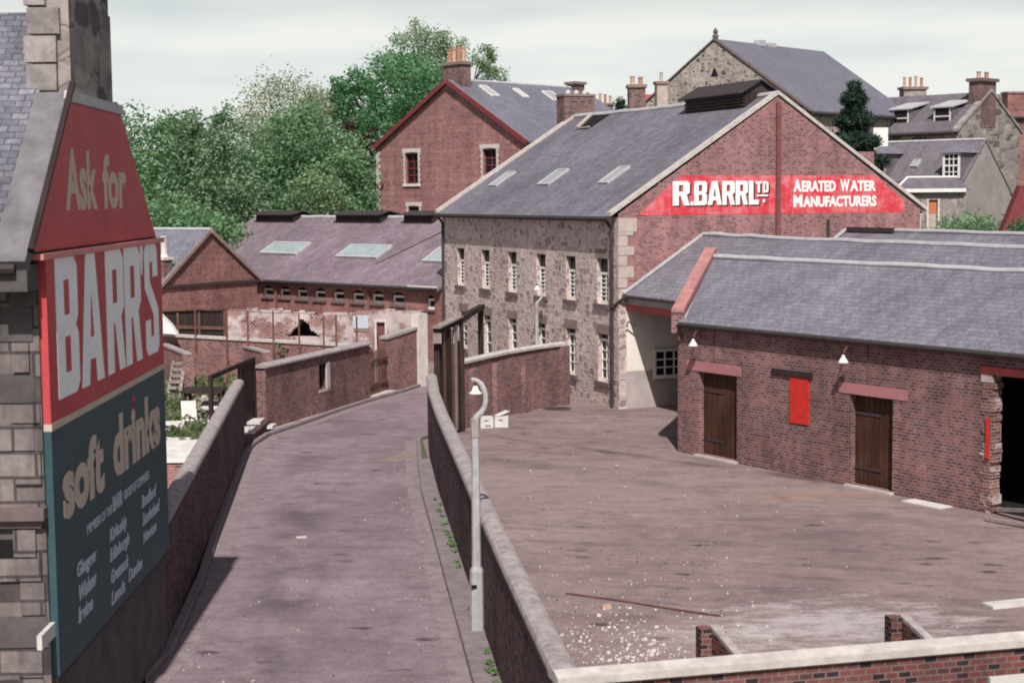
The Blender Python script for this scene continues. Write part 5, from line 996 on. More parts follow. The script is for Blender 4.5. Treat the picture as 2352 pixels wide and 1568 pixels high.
m = MB(); m.fb(FEo, 4.68, 4.93, -0.012, 0.06, 0.72, 1.72); m.fb(FEo, 4.0, 4.9, -0.012, 0.3, 0.70, 0.795); m.fb(FEo, 4.06, 4.82, 0.3, 0.33, 0.82, 1.66, 1); m.build("opening_surround", ['coping_pale', 'black'], t)
FE2 = F((-3.30, 62.05), (0.62, 0.78)); FE2.e = Vector((-0.78, 0.62, 0))
t = thing("outhouse_wall", "short stained brick wall with raked coping ending at the whitewashed pillar", "wall", FE2.p(0.9, 0.1))
m = MB(); m.prism([FE2.p(0, 0, -0.05), FE2.p(1.75, 0, -0.05), FE2.p(1.75, 0, 2.28), FE2.p(0, 0, 2.02)], FE2.e * 0.3); m.build("wall", 'brick_out', t)
m = MB(); m.prism([FE2.p(-0.06, -0.06, 2.022), FE2.p(1.75, -0.06, 2.282), FE2.p(1.75, -0.06, 2.38), FE2.p(-0.06, -0.06, 2.12)], FE2.e * 0.42); m.build("coping", 'coping', t)
m = MB(); m.fb(FE2, 1.76, 2.3, -0.1, 0.3, -0.05, 2.88); tag(m.build("gate_pillar", "white_dirty"), "tall whitewashed brick pillar at the top of the lane", "pillar")
FG1 = F((-3.88, 60.2), (0.30, 0.954))
t = thing("paling_gate", "grey timber paling gate set between the brick lane walls", "gate", FG1.p(0.8, 0)); m = MB()
for i in range(9): m.fb(FG1, 0.05 + i * 0.2, 0.14 + i * 0.2, -0.02, 0.01, 0.05, 1.72 + 0.06 * math.sin(i * 2.1))
m.build("palings", 'wood_brown', t); m = MB(); m.fb(FG1, 0.03, 1.82, 0.012, 0.06, 0.4, 0.5); m.fb(FG1, 0.03, 1.82, 0.012, 0.06, 1.3, 1.4); m.build("rails", 'wood_brown', t)
m = MB(); m.fb(FG1, 0.0, 1.85, -0.25, 0.5, 0.004, 0.07); tag(m.build("doorstep", 'coping_pale'), "pale stone threshold under the paling gate", "step")
# whitewashed ruin
FB = F((-1.97, 64.62), az(-75)); FB.e = Vector((0.259, 0.966, 0))
t = thing("ruined_wall", "ragged whitewashed brick wall with a broken hole and an open doorway", "wall", FB.p(4, 0.2))
L0 = 8.45; m = MB(); top = lambda s: 2.84 + 0.10 * math.sin(s * 1.1) + 0.03 * math.sin(s * 5.3) + (0.06 if 3.2 < s < 6.6 else 0.0)
hole = lambda s, z: (1.85 < z < 2.52) and abs(s - 5.15 + 0.05 * math.sin(z * 17)) < (0.60 * (1 - (z - 1.85) / 0.75) ** 1.5 + 0.09)
nx_ = 169; dz = 0.0784
for i in range(nx_):
    s0, s1 = L0 * i / nx_, L0 * (i + 1) / nx_; c_ = (s0 + s1) / 2
    if 1.62 < c_ < 1.98: segs = [(2.42, top(c_))]
    else:
        segs = []; z = -0.05; start = -0.05; zt = round(top(c_) / dz) * dz
        if 4.3 < c_ < 6.0:
            while z < zt:
                if hole(c_, z + dz / 2):
                    if z - start > 1e-6: segs.append((start, z))
                    start = z + dz
                z += dz
        segs.append((start, zt))
    for z0, z1_ in segs:
        if z1_ - z0 > 1e-4: m.face([FB.p(s0, 0, z0), FB.p(s1, 0, z0), FB.p(s1, 0, z1_), FB.p(s0, 0, z1_)]); m.face([FB.p(s0, 0, z1_), FB.p(s1, 0, z1_), FB.p(s1, 0.26, z1_), FB.p(s0, 0.26, z1_)]); m.face([FB.p(s0, 0.26, z0), FB.p(s1, 0.26, z0), FB.p(s1, 0.26, z1_), FB.p(s0, 0.26, z1_)])
for s_ in (0, 1.62, 1.98, L0): m.face([FB.p(s_, 0, -.05), FB.p(s_, 0.26, -.05), FB.p(s_, 0.26, 2.8 if s_ in (0, L0) else 2.42), FB.p(s_, 0, 2.8 if s_ in (0, L0) else 2.42)])
m.build("wall", 'brick_white', t)
m = MB(); m.fb(FB, 1.98, 2.06, -0.05, 0.2, 0, 2.46); m.fb(FB, 1.55, 1.62, -0.05, 0.2, 0, 2.46); m.fb(FB, 1.55, 2.06, -0.052, 0.2, 2.461, 2.54); m.build("door_frame", 'white_dirty', t)
m = MB(); m.fb(FB, 1.64, 1.96, 0.1, 0.14, 0, 2.4); m.build("door", 'pipe_red', t)
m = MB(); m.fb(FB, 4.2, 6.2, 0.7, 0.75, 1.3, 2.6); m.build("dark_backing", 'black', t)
m = MB(); m.fb(FB, 2.32, 2.98, -0.03, -0.004, 2.2, 2.72); tag(m.build("notice_board", 'sign_grey'), "blank pale grey board fixed to the whitewashed ruin left of its doorway", "board")
m = MB(); m.fb(FB, 2.36, 2.96, -0.03, -0.004, 2.05, 2.192); tag(m.build("timber_rail", 'lintel'), "dark timber rail under the pale grey board", "rail")
# inner yard wall with iron poles and buttress walls
FI = F((-13.2, 67.7), (9.25, -6.5)); FI.e = Vector((-FI.d.y, FI.d.x, 0)); FI.e = FI.e if FI.e.y > 0 else -FI.e
t = thing("garden_wall", "old pink brick garden wall with flat pale coping and rows of iron poles", "wall", FI.p(5.6, 0.2))
m = MB(); m.fb(FI, -0.3, 11.2, 0, 0.24, -0.05, 1.78); m.build("wall", 'brick_old', t); m = MB(); m.fb(FI, -0.35, 11.25, -0.06, 0.3, 1.781, 1.88); m.build("coping", 'coping_pale', t)
for s_, z0, z1_ in ((2.26, 1.3, 3.0), (4.02, 0.9, 3.05), (5.17, 1.4, 3.0), (6.53, 0.67, 3.04), (7.88, 0.7, 2.98), (9.13, 1.2, 2.93), (9.76, 1.2, 2.95), (10.78, 1.2, 2.97)):
    m = MB(); m.tube([FI.p(s_, -0.1, z0), FI.p(s_ + 0.02, -0.1, z1_)], 0.034, 6); tag(m.build("iron_pole", 'rust'), "thin rusty iron pole clipped to the pink brick garden wall", "pole", "iron poles along the garden wall")
m = MB(); pts = [FI.p(2.28 + i * 0.85, -0.1, 2.98 - 0.03 * math.sin(i * 1.7)) for i in range(11)]; m.tube(pts, 0.013, 5); tag(m.build("wire", 'rust'), "slack wire strung between the tops of the iron poles", "wire")
for nm, P0_, P1_, lab in ((0, (-13.1, 67.4), (-11.0, 62.2), "brick spur wall with a square end pier beside the weeds, left of the garden"), (1, (-9.75, 66.2), (-8.0, 62.6), "shorter brick spur wall behind the dark gate frame")):
    Fx = F(P0_, (P1_[0] - P0_[0], P1_[1] - P0_[1])); ln = math.hypot(P1_[0] - P0_[0], P1_[1] - P0_[1])
    t = thing("spur_wall", lab, "wall", Fx.p(ln / 2, 0)); m = MB(); m.fb(Fx, 0.35, ln - 0.3, -0.12, 0.12, -0.05, 1.5); m.fb(Fx, ln - 0.3, ln + 0.05, -0.2, 0.2, -0.05, 1.48); m.build("wall", 'brick_old', t)
    m = MB(); m.prism([Fx.p(0.35, -0.16, 1.502), Fx.p(ln - 0.05, -0.16, 1.502), Fx.p(ln - 0.05, 0.16, 1.502), Fx.p(0.35, 0.16, 1.502)], (0, 0, 0.07)); m.build("coping", 'coping', t)
Fd = F((-10.2, 67.0), (-3.6, 2.3)); Fd.e = Vector((0.54, 0.84, 0))
t = thing("timber_fence", "dark tarred board fence with rusty rails behind the garden wall", "fence", Fd.p(2, 0)); m = MB()
for i in range(22): m.prism([Fd.p(i * 0.2, 0, 1.2), Fd.p(i * 0.2 + 0.19, 0, 1.2), Fd.p(i * 0.2 + 0.19, 0, 2.92 - i * 0.012), Fd.p(i * 0.2, 0, 2.92 - i * 0.012)], Fd.e * 0.03)
m.build("boards", 'wood_dark', t); m = MB(); m.prism([Fd.p(-0.05, -0.06, 2.06), Fd.p(4.4, -0.06, 2.0), Fd.p(4.4, -0.06, 2.12), Fd.p(-0.05, -0.06, 2.2)], Fd.e * 0.055); beam(m, Fd.p(-0.05, -0.04, 2.93), Fd.p(4.4, -0.04, 2.67), 0.14, 0.09)
for i in (0, 7, 13, 19): m.fb(Fd, i * 0.2, i * 0.2 + 0.12, -0.09, -0.061, 0, 2.85 - i * 0.012)
m.build("rails", 'wood_brown', t)
m = MB(); m.prism([(-13.4, 66.4, 2.0), (-12.1, 65.9, 2.0), (-12.4, 66.3, 2.35), (-13.2, 66.8, 3.05)], (0.05, 0.25, 0.02)); tag(m.build("white_sheet", 'paper'), "white sheet slumped over the garden wall next to the signboard", "sheet")
# dark gate frame by the lane wall
Fg = F((-7.12, 52.3), (-0.55, -5.4)); Fg.e = Vector((-1, 0.1, 0)).normalized()
t = thing("yard_gate", "black timber gate folded open inside the lane wall, boarded at its hinge end", "gate", Fg.p(2.5, 0)); m = MB()
m.fb(Fg, 0, 5.5, -0.05, 0.05, 2.24, 2.36); m.fb(Fg, 5.32, 5.5, -0.05, 0.05, 0.12, 2.238); m.fb(Fg, 1.9, 2.0, -0.05, 0.05, 0.12, 2.238); m.fb(Fg, 0, 0.12, -0.05, 0.05, 0.12, 2.238); m.fb(Fg, 0.121, 5.319, -0.04, 0.04, 0.9, 1.0); m.build("frame", 'wood_dark', t)
m = MB()
for i in range(8): m.fb(Fg, 0.13 + i * 0.22, 0.34 + i * 0.22, -0.03, -0.005, 0.14, 2.235)
m.build("boards", 'wood_dark', t)
t = thing("gateway_steps", "low brick threshold with worn white stone steps at the dark gate", "steps", (-7.0, 50.5, 0)); m = MB(); m.box((-7.05, 47.6, -0.05), (0.16, 4.6, 0), (0.26, -0.01, 0), (0, 0, 0.36)); m.build("threshold", 'brick_lane', t)
m = MB(); m.box((-7.3, 51.0, 0.32), (0.5, 0.05, 0), (0.03, 0.9, 0), (0, 0, 0.09)); m.box((-7.35, 50.0, 0.22), (0.42, 0.05, 0), (0.03, 0.7, 0), (0, 0, 0.1)); m.box((-6.98, 51.5, 0.10), (0.5, 0.1, 0), (0.05, 0.65, 0), (0, 0, 0.09)); m.build("steps", 'paper', t)
# yard gateway and curved yard wall
YW = [(-0.75, 50.9), (-0.33, 51.75), (0.3, 53.1), (1.07, 54.62), (2.1, 56.2), (3.25, 57.55)]
t = thing("yard_wall", "curving brick yard wall with pale coping running up to the stone factory", "wall", (1.2, 54.5, 0))
m = MB(); m.sweep([(0.12, -0.05), (-0.12, -0.05), (-0.12, 2.12), (0.12, 2.12)], [(x, y + 0.12, 0) for x, y in YW])
for x, y, a in ((0.72, 53.8, 28), (1.75, 55.55, 33), (-0.05, 52.2, 27), (3.2, 57.45, 41)): Fz = F((x, y), az(a)); m.fb(Fz, -0.2, 0.2, 0.0, 0.19, -0.05, 1.9 if x < 3 else 2.12)
m.build("wall", 'brick_yard', t)
m = MB(); m.sweep([(0.19, 2.121), (-0.19, 2.121), (-0.19, 2.2), (0, 2.26), (0.19, 2.2)], [(x, y + 0.12, 0) for x, y in YW]); m.build("coping", 'coping_pale', t)
t = thing("yard_gateway", "tall tarred timber gateway with plank leaf and capped beam at the yard wall", "gate", (-0.6, 51, 0))
A, B_, C_ = Vector((-1.12, 49.6, 0)), Vector((-0.42, 51.0, 0)), Vector((0.28, 55.0, 0)); Fz = F(A, B_ - A); ln = (B_ - A).length
m = MB(); g = random.Random(8); n_ = 8
for i in range(n_): m.fb(Fz, ln * i / n_ + 0.006, ln * (i + 1) / n_ - 0.006, -0.02 - g.uniform(0, .03), 0.02, 0.08, 3.25 + 0.2 * i / n_ - g.choice((0, 0, 0.12, 0.5)), int(i in (2, 5)) + 2 * int(i == 6))
m.build("planks", ['wood_dark', 'wood_brown', 'wood_grey'], t)
m = MB(); m.fb(Fz, ln - 0.2, ln + 0.02, -0.12, -0.055, 0, 2.2); m.fb(Fz, ln - 0.32, ln - 0.24, -0.1, -0.055, 0.3, 3.3); m.build("brown_plank", 'wood_brown', t)
m = MB(); m.box(A + Vector((-0.09, -0.09, 0)), (0.17, 0, 0), (0, 0.17, 0), (0, 0, 3.4)); m.build("post", 'wood_dark', t); m = MB(); m.box(B_ + Vector((0.0, 0.05, 0)), (0.14, 0, 0), (0, 0.14, 0), (0, 0, 3.5)); m.build("post", 'wood_dark', t); m = MB(); m.box(C_ + Vector((-0.1, 0, 0)), (0.2, 0, 0), (0, 0.2, 0), (0, 0, 3.62)); m.build("post", 'wood_dark', t)
m = MB(); beam(m, A + Vector((0, -0.1, 3.28)), B_ + Vector((0, 0.1, 3.50)), 0.2, 0.16); beam(m, B_ + Vector((0, 0.1, 3.50)), C_ + Vector((0.05, 0.2, 3.64)), 0.2, 0.16); m.build("beam", 'wood_dark', t)
m = MB(); beam(m, A + Vector((0, -0.2, 3.45)), B_ + Vector((0, 0.1, 3.67)), 0.3, 0.05); m.box(A + Vector((-0.1, -0.32, 3.0)), (0.26, 0, 0), (0, 0.2, 0), (0, 0, 0.3)); m.build("beam_cap", 'wood_grey', t)
m = MB(); beam(m, B_ + Vector((-0.05, 0.0, 3.36)), B_ + (C_ - B_) * 0.55 + Vector((-0.05, 0, 3.46)), 0.08, 0.08); m.build("white_batten", 'white_dirty', t)

# ------------------------------------------------------------------ lamp standards
def lamp(label, base, h, arm, r0, flip=-1, k=1.0):
    b = Vector(base); t = thing("lamp_standard", label, "street lamp", b, "concrete lamp standards with hooked necks")
    m = MB(); m.tube([b + Vector((0, 0, z)) for z in (-0.05, 0.0, 0.9 * k, 1.12 * k, 1.2 * k, h - arm * 1.46)], [r0 * 1.75, r0 * 1.7, r0 * 1.6, r0 * 1.5, r0 * 1.05, r0 * 0.85], 8); m.build("column", 'concrete_pole', t)
    zc = h - arm * 1.46; q = MB(); q.tube([b + Vector((0, 0, zc + 0.002)), b + Vector((0, 0, zc + arm * 0.46))], r0 * 1.0, 8); q.build("collar", 'coping', t)
    z0 = zc + arm * 0.44; P = [b + Vector((x * arm, 0, z0 + z * arm)) for x, z in ((0, 0), (0.05, 0.07), (0.16, 0.17), (0.24, 0.30), (0.275, 0.45), (0.27, 0.60), (0.235, 0.75), (0.17, 0.88), (0.08, 0.965), (-0.01, 1.0), (-0.07, 0.985))]
    q = MB(); q.tube(P, [r0 * 0.7] * 3 + [r0 * 0.58] * 5 + [r0 * 0.5] * 3, 8); q.build("hooked_neck", 'concrete_pole', t)
    e = P[-1] + Vector((0.09 * arm, 0, -0.03)); s_ = arm * 0.155
    q = MB(); q.tube([e + Vector((0, 0, 0.02)), e + Vector((0, 0, -0.10 * arm))], 0.025, 6); q.build("lamp_holder", 'iron', t)
    zb = -0.10 * arm - s_ * 1.25
    q = MB(); q.lathe(e + Vector((0, 0, zb)), [(s_ * 1.05, 0), (s_ * 1.08, 0.012), (s_ * 0.75, s_ * 0.28), (s_ * 0.5, s_ * 0.75), (s_ * 0.42, s_ * 1.1), (s_ * 0.2, s_ * 1.3), (0, s_ * 1.32)], 16); q.build("shade", 'white', t)
    q = MB(); q.lathe(e + Vector((0, 0, zb - s_ * 0.3)), [(0, 0), (s_ * 0.4, 0.02), (s_ * 0.5, s_ * 0.25)], 10); q.build("bulb", 'skyglass_grey', t)
    q = MB(); q.box(b + Vector((-r0 * 1.2, -r0 * 1.75, 0.85 * k)), (r0 * 1.2, 0, 0), (0, 0.03, 0), (0, 0, 0.05)); q.build("inspection_slot", 'black', t)
lamp("grey concrete lamp standard with hooked neck rising beside the near lane wall", (0.02, 27.1, 0.0), 4.42, 0.68, 0.078)
lamp("distant white lamp standard with hooked neck in front of the stone factory windows", (2.45, 61.3, 0.0), 4.2, 0.8, 0.075)

# ------------------------------------------------------------------ small things in the yard
for k, (x, y, dx, a, lab) in enumerate(((0.22, 51.75, 0.42, 8, "pale carton on the left of a pair by the gateway"), (0.68, 51.9, 0.44, -6, "pale carton on the right of a pair, its lid flap open"))):
    Fz = F((x, y), (math.cos(R(a)), math.sin(R(a)))); Fz.e = Vector((-Fz.d.y, Fz.d.x, 0)); t = thing("carton", lab, "box", Fz.p(0.2, 0.2), "pale cartons by the gateway")
    m = MB(); m.fb(Fz, 0, dx, 0, 0.34, 0.003, 0.36); m.build("body", 'cardboard', t)
    m = MB(); m.fb(Fz, 0.12, 0.26, -0.006, -0.001, 0.22, 0.27); m.fb(Fz, 0.15, 0.34, -0.006, -0.001, 0.05, 0.1) if k == 0 else None; m.build("hand_hole", 'lintel', t)
    if k: m = MB(); beam(m, Fz.p(0.05, 0.1, 0.37), Fz.p(0.4, 0.35, 0.5), 0.3, 0.01); m.build("flap", 'cardboard', t)
m = MB(); m.tube([(1.7, 29.8, 0.03), (2.6, 29.25, 0.03), (3.6, 28.5, 0.03), (4.35, 28.0, 0.03)], 0.016, 6); tag(m.build("iron_rod", 'rust'), "long rusty rod lying across the yard near the white chips", "rod")
m = MB(); m.box((9.3, 28.2, 0.004), (1.7, 0.5, 0), (-0.1, 0.34, 0), (0, 0, 0.05)); tag(m.build("white_board", 'paper'), "long white board lying flat at the right edge of the yard", "board")
m = MB(); m.box((2.3, 28.62, 0.004), (0.16, 0.05, 0), (-0.03, 0.1, 0), (0, 0, 0.07)); tag(m.build("brick", 'pot'), "loose buff brick lying among the white chips", "brick")
m = MB(); m.box((0.62, 33.9, 0.01), (0.5, 0.22, 0), (-0.03, 0.06, 0), (0, 0, 0.03)); tag(m.build("stick", 'wood_grey'), "broken pale stick lying beside the lane wall in the yard", "stick")
m = MB(); m.lathe((2.95, 56.35, 0.012), [(0, 0), (0.42, 0.0)], 20); m.lathe((2.95, 56.35, 0.004), [(0.42, 0.008), (0.5, 0.0)], 20); tag(m.build("drain_cover", 'iron'), "dark round drain cover set in the yard by the factory corner", "drain")
m = MB(); g = random.Random(21)
def chip(x, y, s_): 
    a = g.uniform(0, 6.28); ux, uy = Vector((math.cos(a), math.sin(a), g.uniform(-.2, .2))) * s_, Vector((-math.sin(a), math.cos(a), g.uniform(-.2, .2))) * s_ * g.uniform(0.4, 0.8); m.box(Vector((x, y, 0.004)), ux, uy, (0, 0, 0.015 + 0.25 * s_))
for i in range(230):
    u = abs(g.gauss(0, 0.45)); x = 2.25 + g.gauss(0, 0.5) + 0.5 * u; y = 25.3 + abs(g.gauss(0, 1.3)); chip(x, y, g.choice((0.014, 0.02, 0.026, 0.035, 0.06)) * g.uniform(.7, 1.2))
for i in range(70): chip(g.uniform(1.6, 5.2), g.uniform(25.2, 31), g.uniform(0.012, 0.04))
for i in range(40): chip(g.uniform(1.0, 9), g.uniform(25, 48), g.uniform(0.012, 0.035))
tag(m.build("white_chips", 'chip'), "scatter of broken white chips on the yard near the end wall", "litter", None, "stuff")
m = MB(); g2 = random.Random(77)
for i in range(900):
    y = g2.uniform(24, 60) if i % 3 else g2.uniform(24, 40)
    if i % 2: x = g2.uniform(0.6 + (44 - y) * 0.05, 3 + (y - 20) * 0.18)
    else: x = g2.choice((-5.3, -0.9)) - (y - 30) * 0.075 + g2.gauss(0, 0.35) if g2.random() < 0.6 else g2.uniform(-5.2, -1.0) - (y - 30) * 0.05
    if y > 46 and x < 0.2: continue
    s_ = g2.uniform(0.015, 0.045); a = g2.uniform(0, 6.28); m.box((x, y, 0.0), Vector((math.cos(a), math.sin(a), 0.2)) * s_, Vector((-math.sin(a), math.cos(a), -.1)) * s_ * 0.7, (0, 0, s_ * 0.5), g2.choice((0, 0, 1, 2)))
tag(m.build("grit", ['debris', 'lintel', 'sill']), "loose grit and small stones over the yard and lane", "grit", None, "stuff")
m = MB(); m.box((-3.95, 35.2, 0.006), (0.22, 0.03, 0), (0, 0.1, 0), (0, 0, 0.02)); tag(m.build("paper_scrap", 'paper'), "scrap of white paper lying on the lane beside the left wall", "litter")

# ------------------------------------------------------------------ waste ground left of the lane wall
t = thing("brick_planter", "low brick box wall topped with a white rim inside the lane wall", "wall", (-8.1, 42.3, 0))
m = MB(); m.ab(-9.3, -7.0, 42.0, 42.24, -0.05, 0.62); m.ab(-9.3, -9.06, 42.24, 45.0, -0.05, 0.62); m.build("wall", 'brick_old', t)
m = MB(); m.ab(-9.36, -6.98, 41.95, 42.26, 0.621, 0.70); m.ab(-9.36, -9.05, 42.261, 45.0, 0.621, 0.69); m.build("rim", 'white', t)
g = random.Random(31)
def slab(lab, c, a, w, l, th, tilt, mat='paper', name="white_sheet"):
    d = Vector((math.cos(R(a)), math.sin(R(a)), 0)); e = Vector((-d.y * math.cos(R(tilt)), d.x * math.cos(R(tilt)), math.sin(R(tilt)))); m = MB(); m.box(Vector(c), d * w, e * l, d.cross(e) * th); tag(m.build(name, mat), lab, "sheet")
slab("white panel leaning upright against the low timber bench", (-9.85, 54.2, 0.0), 12, 0.5, 0.9, 0.04, 42, 'white_dirty')
slab("small white sheet at the foot of the leaning white panel", (-9.2, 53.4, 0.05), -8, 0.5, 0.4, 0.03, 12)
slab("bright white board lying flat under the low timber bench", (-9.5, 55.2, 0.28), -5, 0.95, 0.9, 0.06, 8)
slab("white board on the grass close to the signboard edge", (-9.9, 50.3, 0.15), 5, 0.75, 1.0, 0.12, 10)
slab("cream board below the white board by the signboard edge", (-9.7, 48.3, 0.1), -12, 1.0, 0.7, 0.1, 6)
slab("large crumpled white sheet filling the brick box", (-8.7, 43.2, 0.45), 10, 1.5, 1.6, 0.08, 9)
slab("white sheet lying behind the brick box", (-8.4, 45.6, 0.2), -20, 1.2, 1.4, 0.05, 10)
m = MB(); m.box((-8.95, 44.9, 0.55), (0.35, 0.1, 0), (-0.05, 0.3, 0), (0, 0, 0.14)); tag(m.build("orange_scrap", 'door_orange'), "orange scrap lying on the white sheets behind the brick box", "litter")
t = thing("timber_bench", "low dark timber bench among the white panels", "bench", (-9.3, 56, 0)); m = MB()
for x, y in ((-9.95, 55.2), (-8.75, 55.0), (-10.0, 56.4), (-8.8, 56.2)): m.ab(x, x + 0.1, y, y + 0.1, 0, 0.86)
m.build("legs", 'wood_dark', t); m = MB(); m.box((-10.05, 55.1, 0.862), (1.45, -0.2, 0), (-0.05, 1.45, 0), (0, 0, 0.07)); m.build("top", 'wood_dark', t)
t = thing("pallet", "broken slatted pallet leaning on the brick spur wall", "pallet", (-11.45, 62, 0)); m = MB()
beam(m, (-11.25, 61.7, 0.05), (-11.15, 62.4, 1.25), 0.12, 0.06); beam(m, (-11.75, 62.0, 0.05), (-11.65, 62.7, 1.2), 0.1, 0.06)
for k in range(5): beam(m, (-11.75 + 0.02 * k, 61.95 + 0.14 * k, 0.2 + 0.22 * k), (-11.22 + 0.02 * k, 61.72 + 0.14 * k, 0.22 + 0.22 * k), 0.05, 0.12)
m.build("slats", 'wood_grey', t)
m = MB()
for i in range(420):
    x, y = g.uniform(-13.5, -7.0), g.uniform(41, 63)
    if x > -6.9 - (y - 47) * 0.0 - 0.4: continue
    s_ = g.choice((0.06, 0.08, 0.1, 0.14, 0.2)) * g.uniform(.7, 1.3); a = g.uniform(0, 6.28); m.box((x, y, -0.02), Vector((math.cos(a), math.sin(a), g.uniform(-.3, .3))) * s_, Vector((-math.sin(a), math.cos(a), g.uniform(-.3, .3))) * s_ * 0.7, (0, 0, s_ * 0.6), g.choice((0, 0, 1, 2)))
tag(m.build("rubble", ['debris', 'chip', 'brick_old']), "scatter of rubble and broken plaster over the waste ground", "rubble", None, "stuff")
rg = np.random.default_rng(5); pts = []
for cx, cy, rx, ry, n_ in ((-11.3, 63.5, 1.6, 2.5, 90), (-9.6, 63, 1.2, 2.2, 60), (-10.4, 51.5, 1.5, 3.0, 110), (-8.9, 49.5, 1.0, 2.0, 50), (-11.5, 57.5, 1.3, 2.5, 70), (-8.2, 58.5, 0.9, 2.5, 45), (-12.5, 66, 0.8, 1.2, 30)):
    pts.append(np.stack([rg.normal(cx, rx * 0.55, n_), rg.normal(cy, ry * 0.55, n_), rg.uniform(0.05, 0.28, n_)], axis=1))
o = leaf_cloud("grass", 'grass', np.concatenate(pts)[::2], 0.15, 26, 0.075, 9, None, (-10, 55, 0), 0.0, 0.3, 1.8); tag(o, "rank grass and weeds over the waste ground", "grass", None, "stuff")
pts = np.array([(np.interp(y, [q[1] for q in RW], [q[0] for q in RW]) - 0.05 - 0.1 * rg.random(), y, 0.13) for y in np.concatenate([rg.normal(33.5, 1.0, 14), rg.normal(28.2, 0.5, 3), rg.normal(24.8, 0.6, 9), rg.normal(37.5, 0.8, 6)])])
o = leaf_cloud("weeds", 'weed', pts, 0.035, 16, 0.035, 12, None, (0, 30, 0)); tag(o, "thin line of bright weeds at the foot of the lane wall", "weeds", None, "stuff")
plant("low green clump at the foot of the workshop wall beyond the gateway", (-1.0, 66.6, 0), 0.5, 0.35, 'weed', 30, 0.07, 44, "weed_clump", None, "weeds")
plant("straggling weeds growing over the garden wall coping", (-7.4, 63.6, 1.2), 0.4, 0.8, 'grass', 9, 0.05, 45, "wall_weeds", None, "weeds")
m = MB(); m.face([(-2.75, 45.4, 0.012), (-1.85, 47.4, 0.012), (-1.78, 46.2, 0.012), (-2.1, 45.2, 0.012)]); struct(m.build("lane_patch", 'lintel'))

# ------------------------------------------------------------------ trees
tree("broad bushy green tree at the far left beside the red gable sign", (-20.5, 99, 0), [(-1.5, 0, 9.2, 3.6, 3, 3.6, 110), (1.6, -1, 8.2, 3.2, 3, 3.3, 100), (0, 0, 5.5, 4.2, 3.5, 3.2, 120), (-3.5, 0, 11, 2.2, 2, 1.9, 45), (2.6, 0, 10.8, 1.7, 1.6, 1.7, 36)], 'leaf_a', 62, 0.136, 101, 0.3, shell=0.55)
tree("green tree with spiky top twigs right of the broad left tree", (-15.6, 97, 0), [(0, 0, 8.6, 2.6, 2.4, 3.2, 90), (-1.2, 0, 11.4, 1.0, 1, 1.6, 26), (1.0, 0, 11.3, 0.9, 0.9, 1.7, 24), (1.8, -1, 6.2, 2.6, 2.4, 2.6, 80), (-1.5, -1, 5.2, 3, 2.6, 2.6, 90)], 'leaf_b', 62, 0.125, 102, 0.24, shell=0.5)
tree("olive young tree with thin rounded top above the middle of the wood", (-12.6, 113, 0), [(0, 0, 13.2, 3.4, 2.6, 2.6, 100), (-2.2, 0, 11.6, 2.0, 1.8, 2.0, 26), (2.4, 0, 13.1, 1.9, 1.7, 1.6, 40), (0.2, 0, 10.2, 2.8, 2.4, 2.6, 50)], 'leaf_d', 70, 0.102, 103, 0.22, shell=0.6)
tree("grey green tree below the olive top, rather open", (-13.2, 102, 0), [(0, 0, 9.5, 2.4, 2.2, 2.6, 62), (-1.5, 0, 7.2, 2.2, 2, 2.2, 60), (1.6, 0, 7.4, 2.4, 2, 2.6, 66), (0.4, -1, 5, 2.8, 2.2, 2.2, 70)], 'leaf_b', 62, 0.120, 104, 0.22, shell=0.5)
tree("full rounded green tree in the middle of the wood with layered boughs", (-10.1, 99, 0), [(0, 0, 10.6, 2.5, 2.3, 2.4, 80), (-1.8, 0, 8.4, 2.2, 2.2, 2.2, 64), (1.9, 0, 8.8, 2.2, 2.2, 2.4, 70), (0.6, -1.2, 6.4, 2.8, 2.2, 2.0, 80), (2.8, -0.6, 6.8, 1.6, 1.6, 2, 40), (-1.6, -1, 5, 2.4, 2, 1.8, 60)], 'leaf_a', 62, 0.125, 105, 0.26, shell=0.5)
tree("pale stemmed birch standing before the wood", (-9.0, 94.5, 0), [(0, 0, 7.6, 1.5, 1.4, 1.6, 30), (0.9, 0, 6.4, 1.0, 1, 1.0, 16)], 'leaf_e', 70, 0.107, 106, 0.13, 'bark_pale', 8.6, shell=0.3)
tree("big dark green tree rising behind the mill gable", (-4.6, 112, 0), [(0.4, 0, 14.6, 3.2, 3, 2.8, 120), (-2.8, 0, 13.4, 2.0, 2, 1.8, 50), (-1.8, -1, 11, 2.7, 2.4, 2.4, 80), (2.2, 0, 12.4, 2.6, 2.4, 2.6, 80), (-3.6, -0.5, 15.2, 1.3, 1.2, 1.1, 26), (-0.8, -1, 8.4, 2.8, 2.2, 2.2, 80), (-2.2, -1.5, 6.0, 2.6, 2, 2.2, 60)], 'leaf_c', 62, 0.125, 107, 0.34, shell=0.5, extra=('leaf_red', [(-2.8, -2.6, 11.2, 1.1, 0.7, 1.6, 26)]))
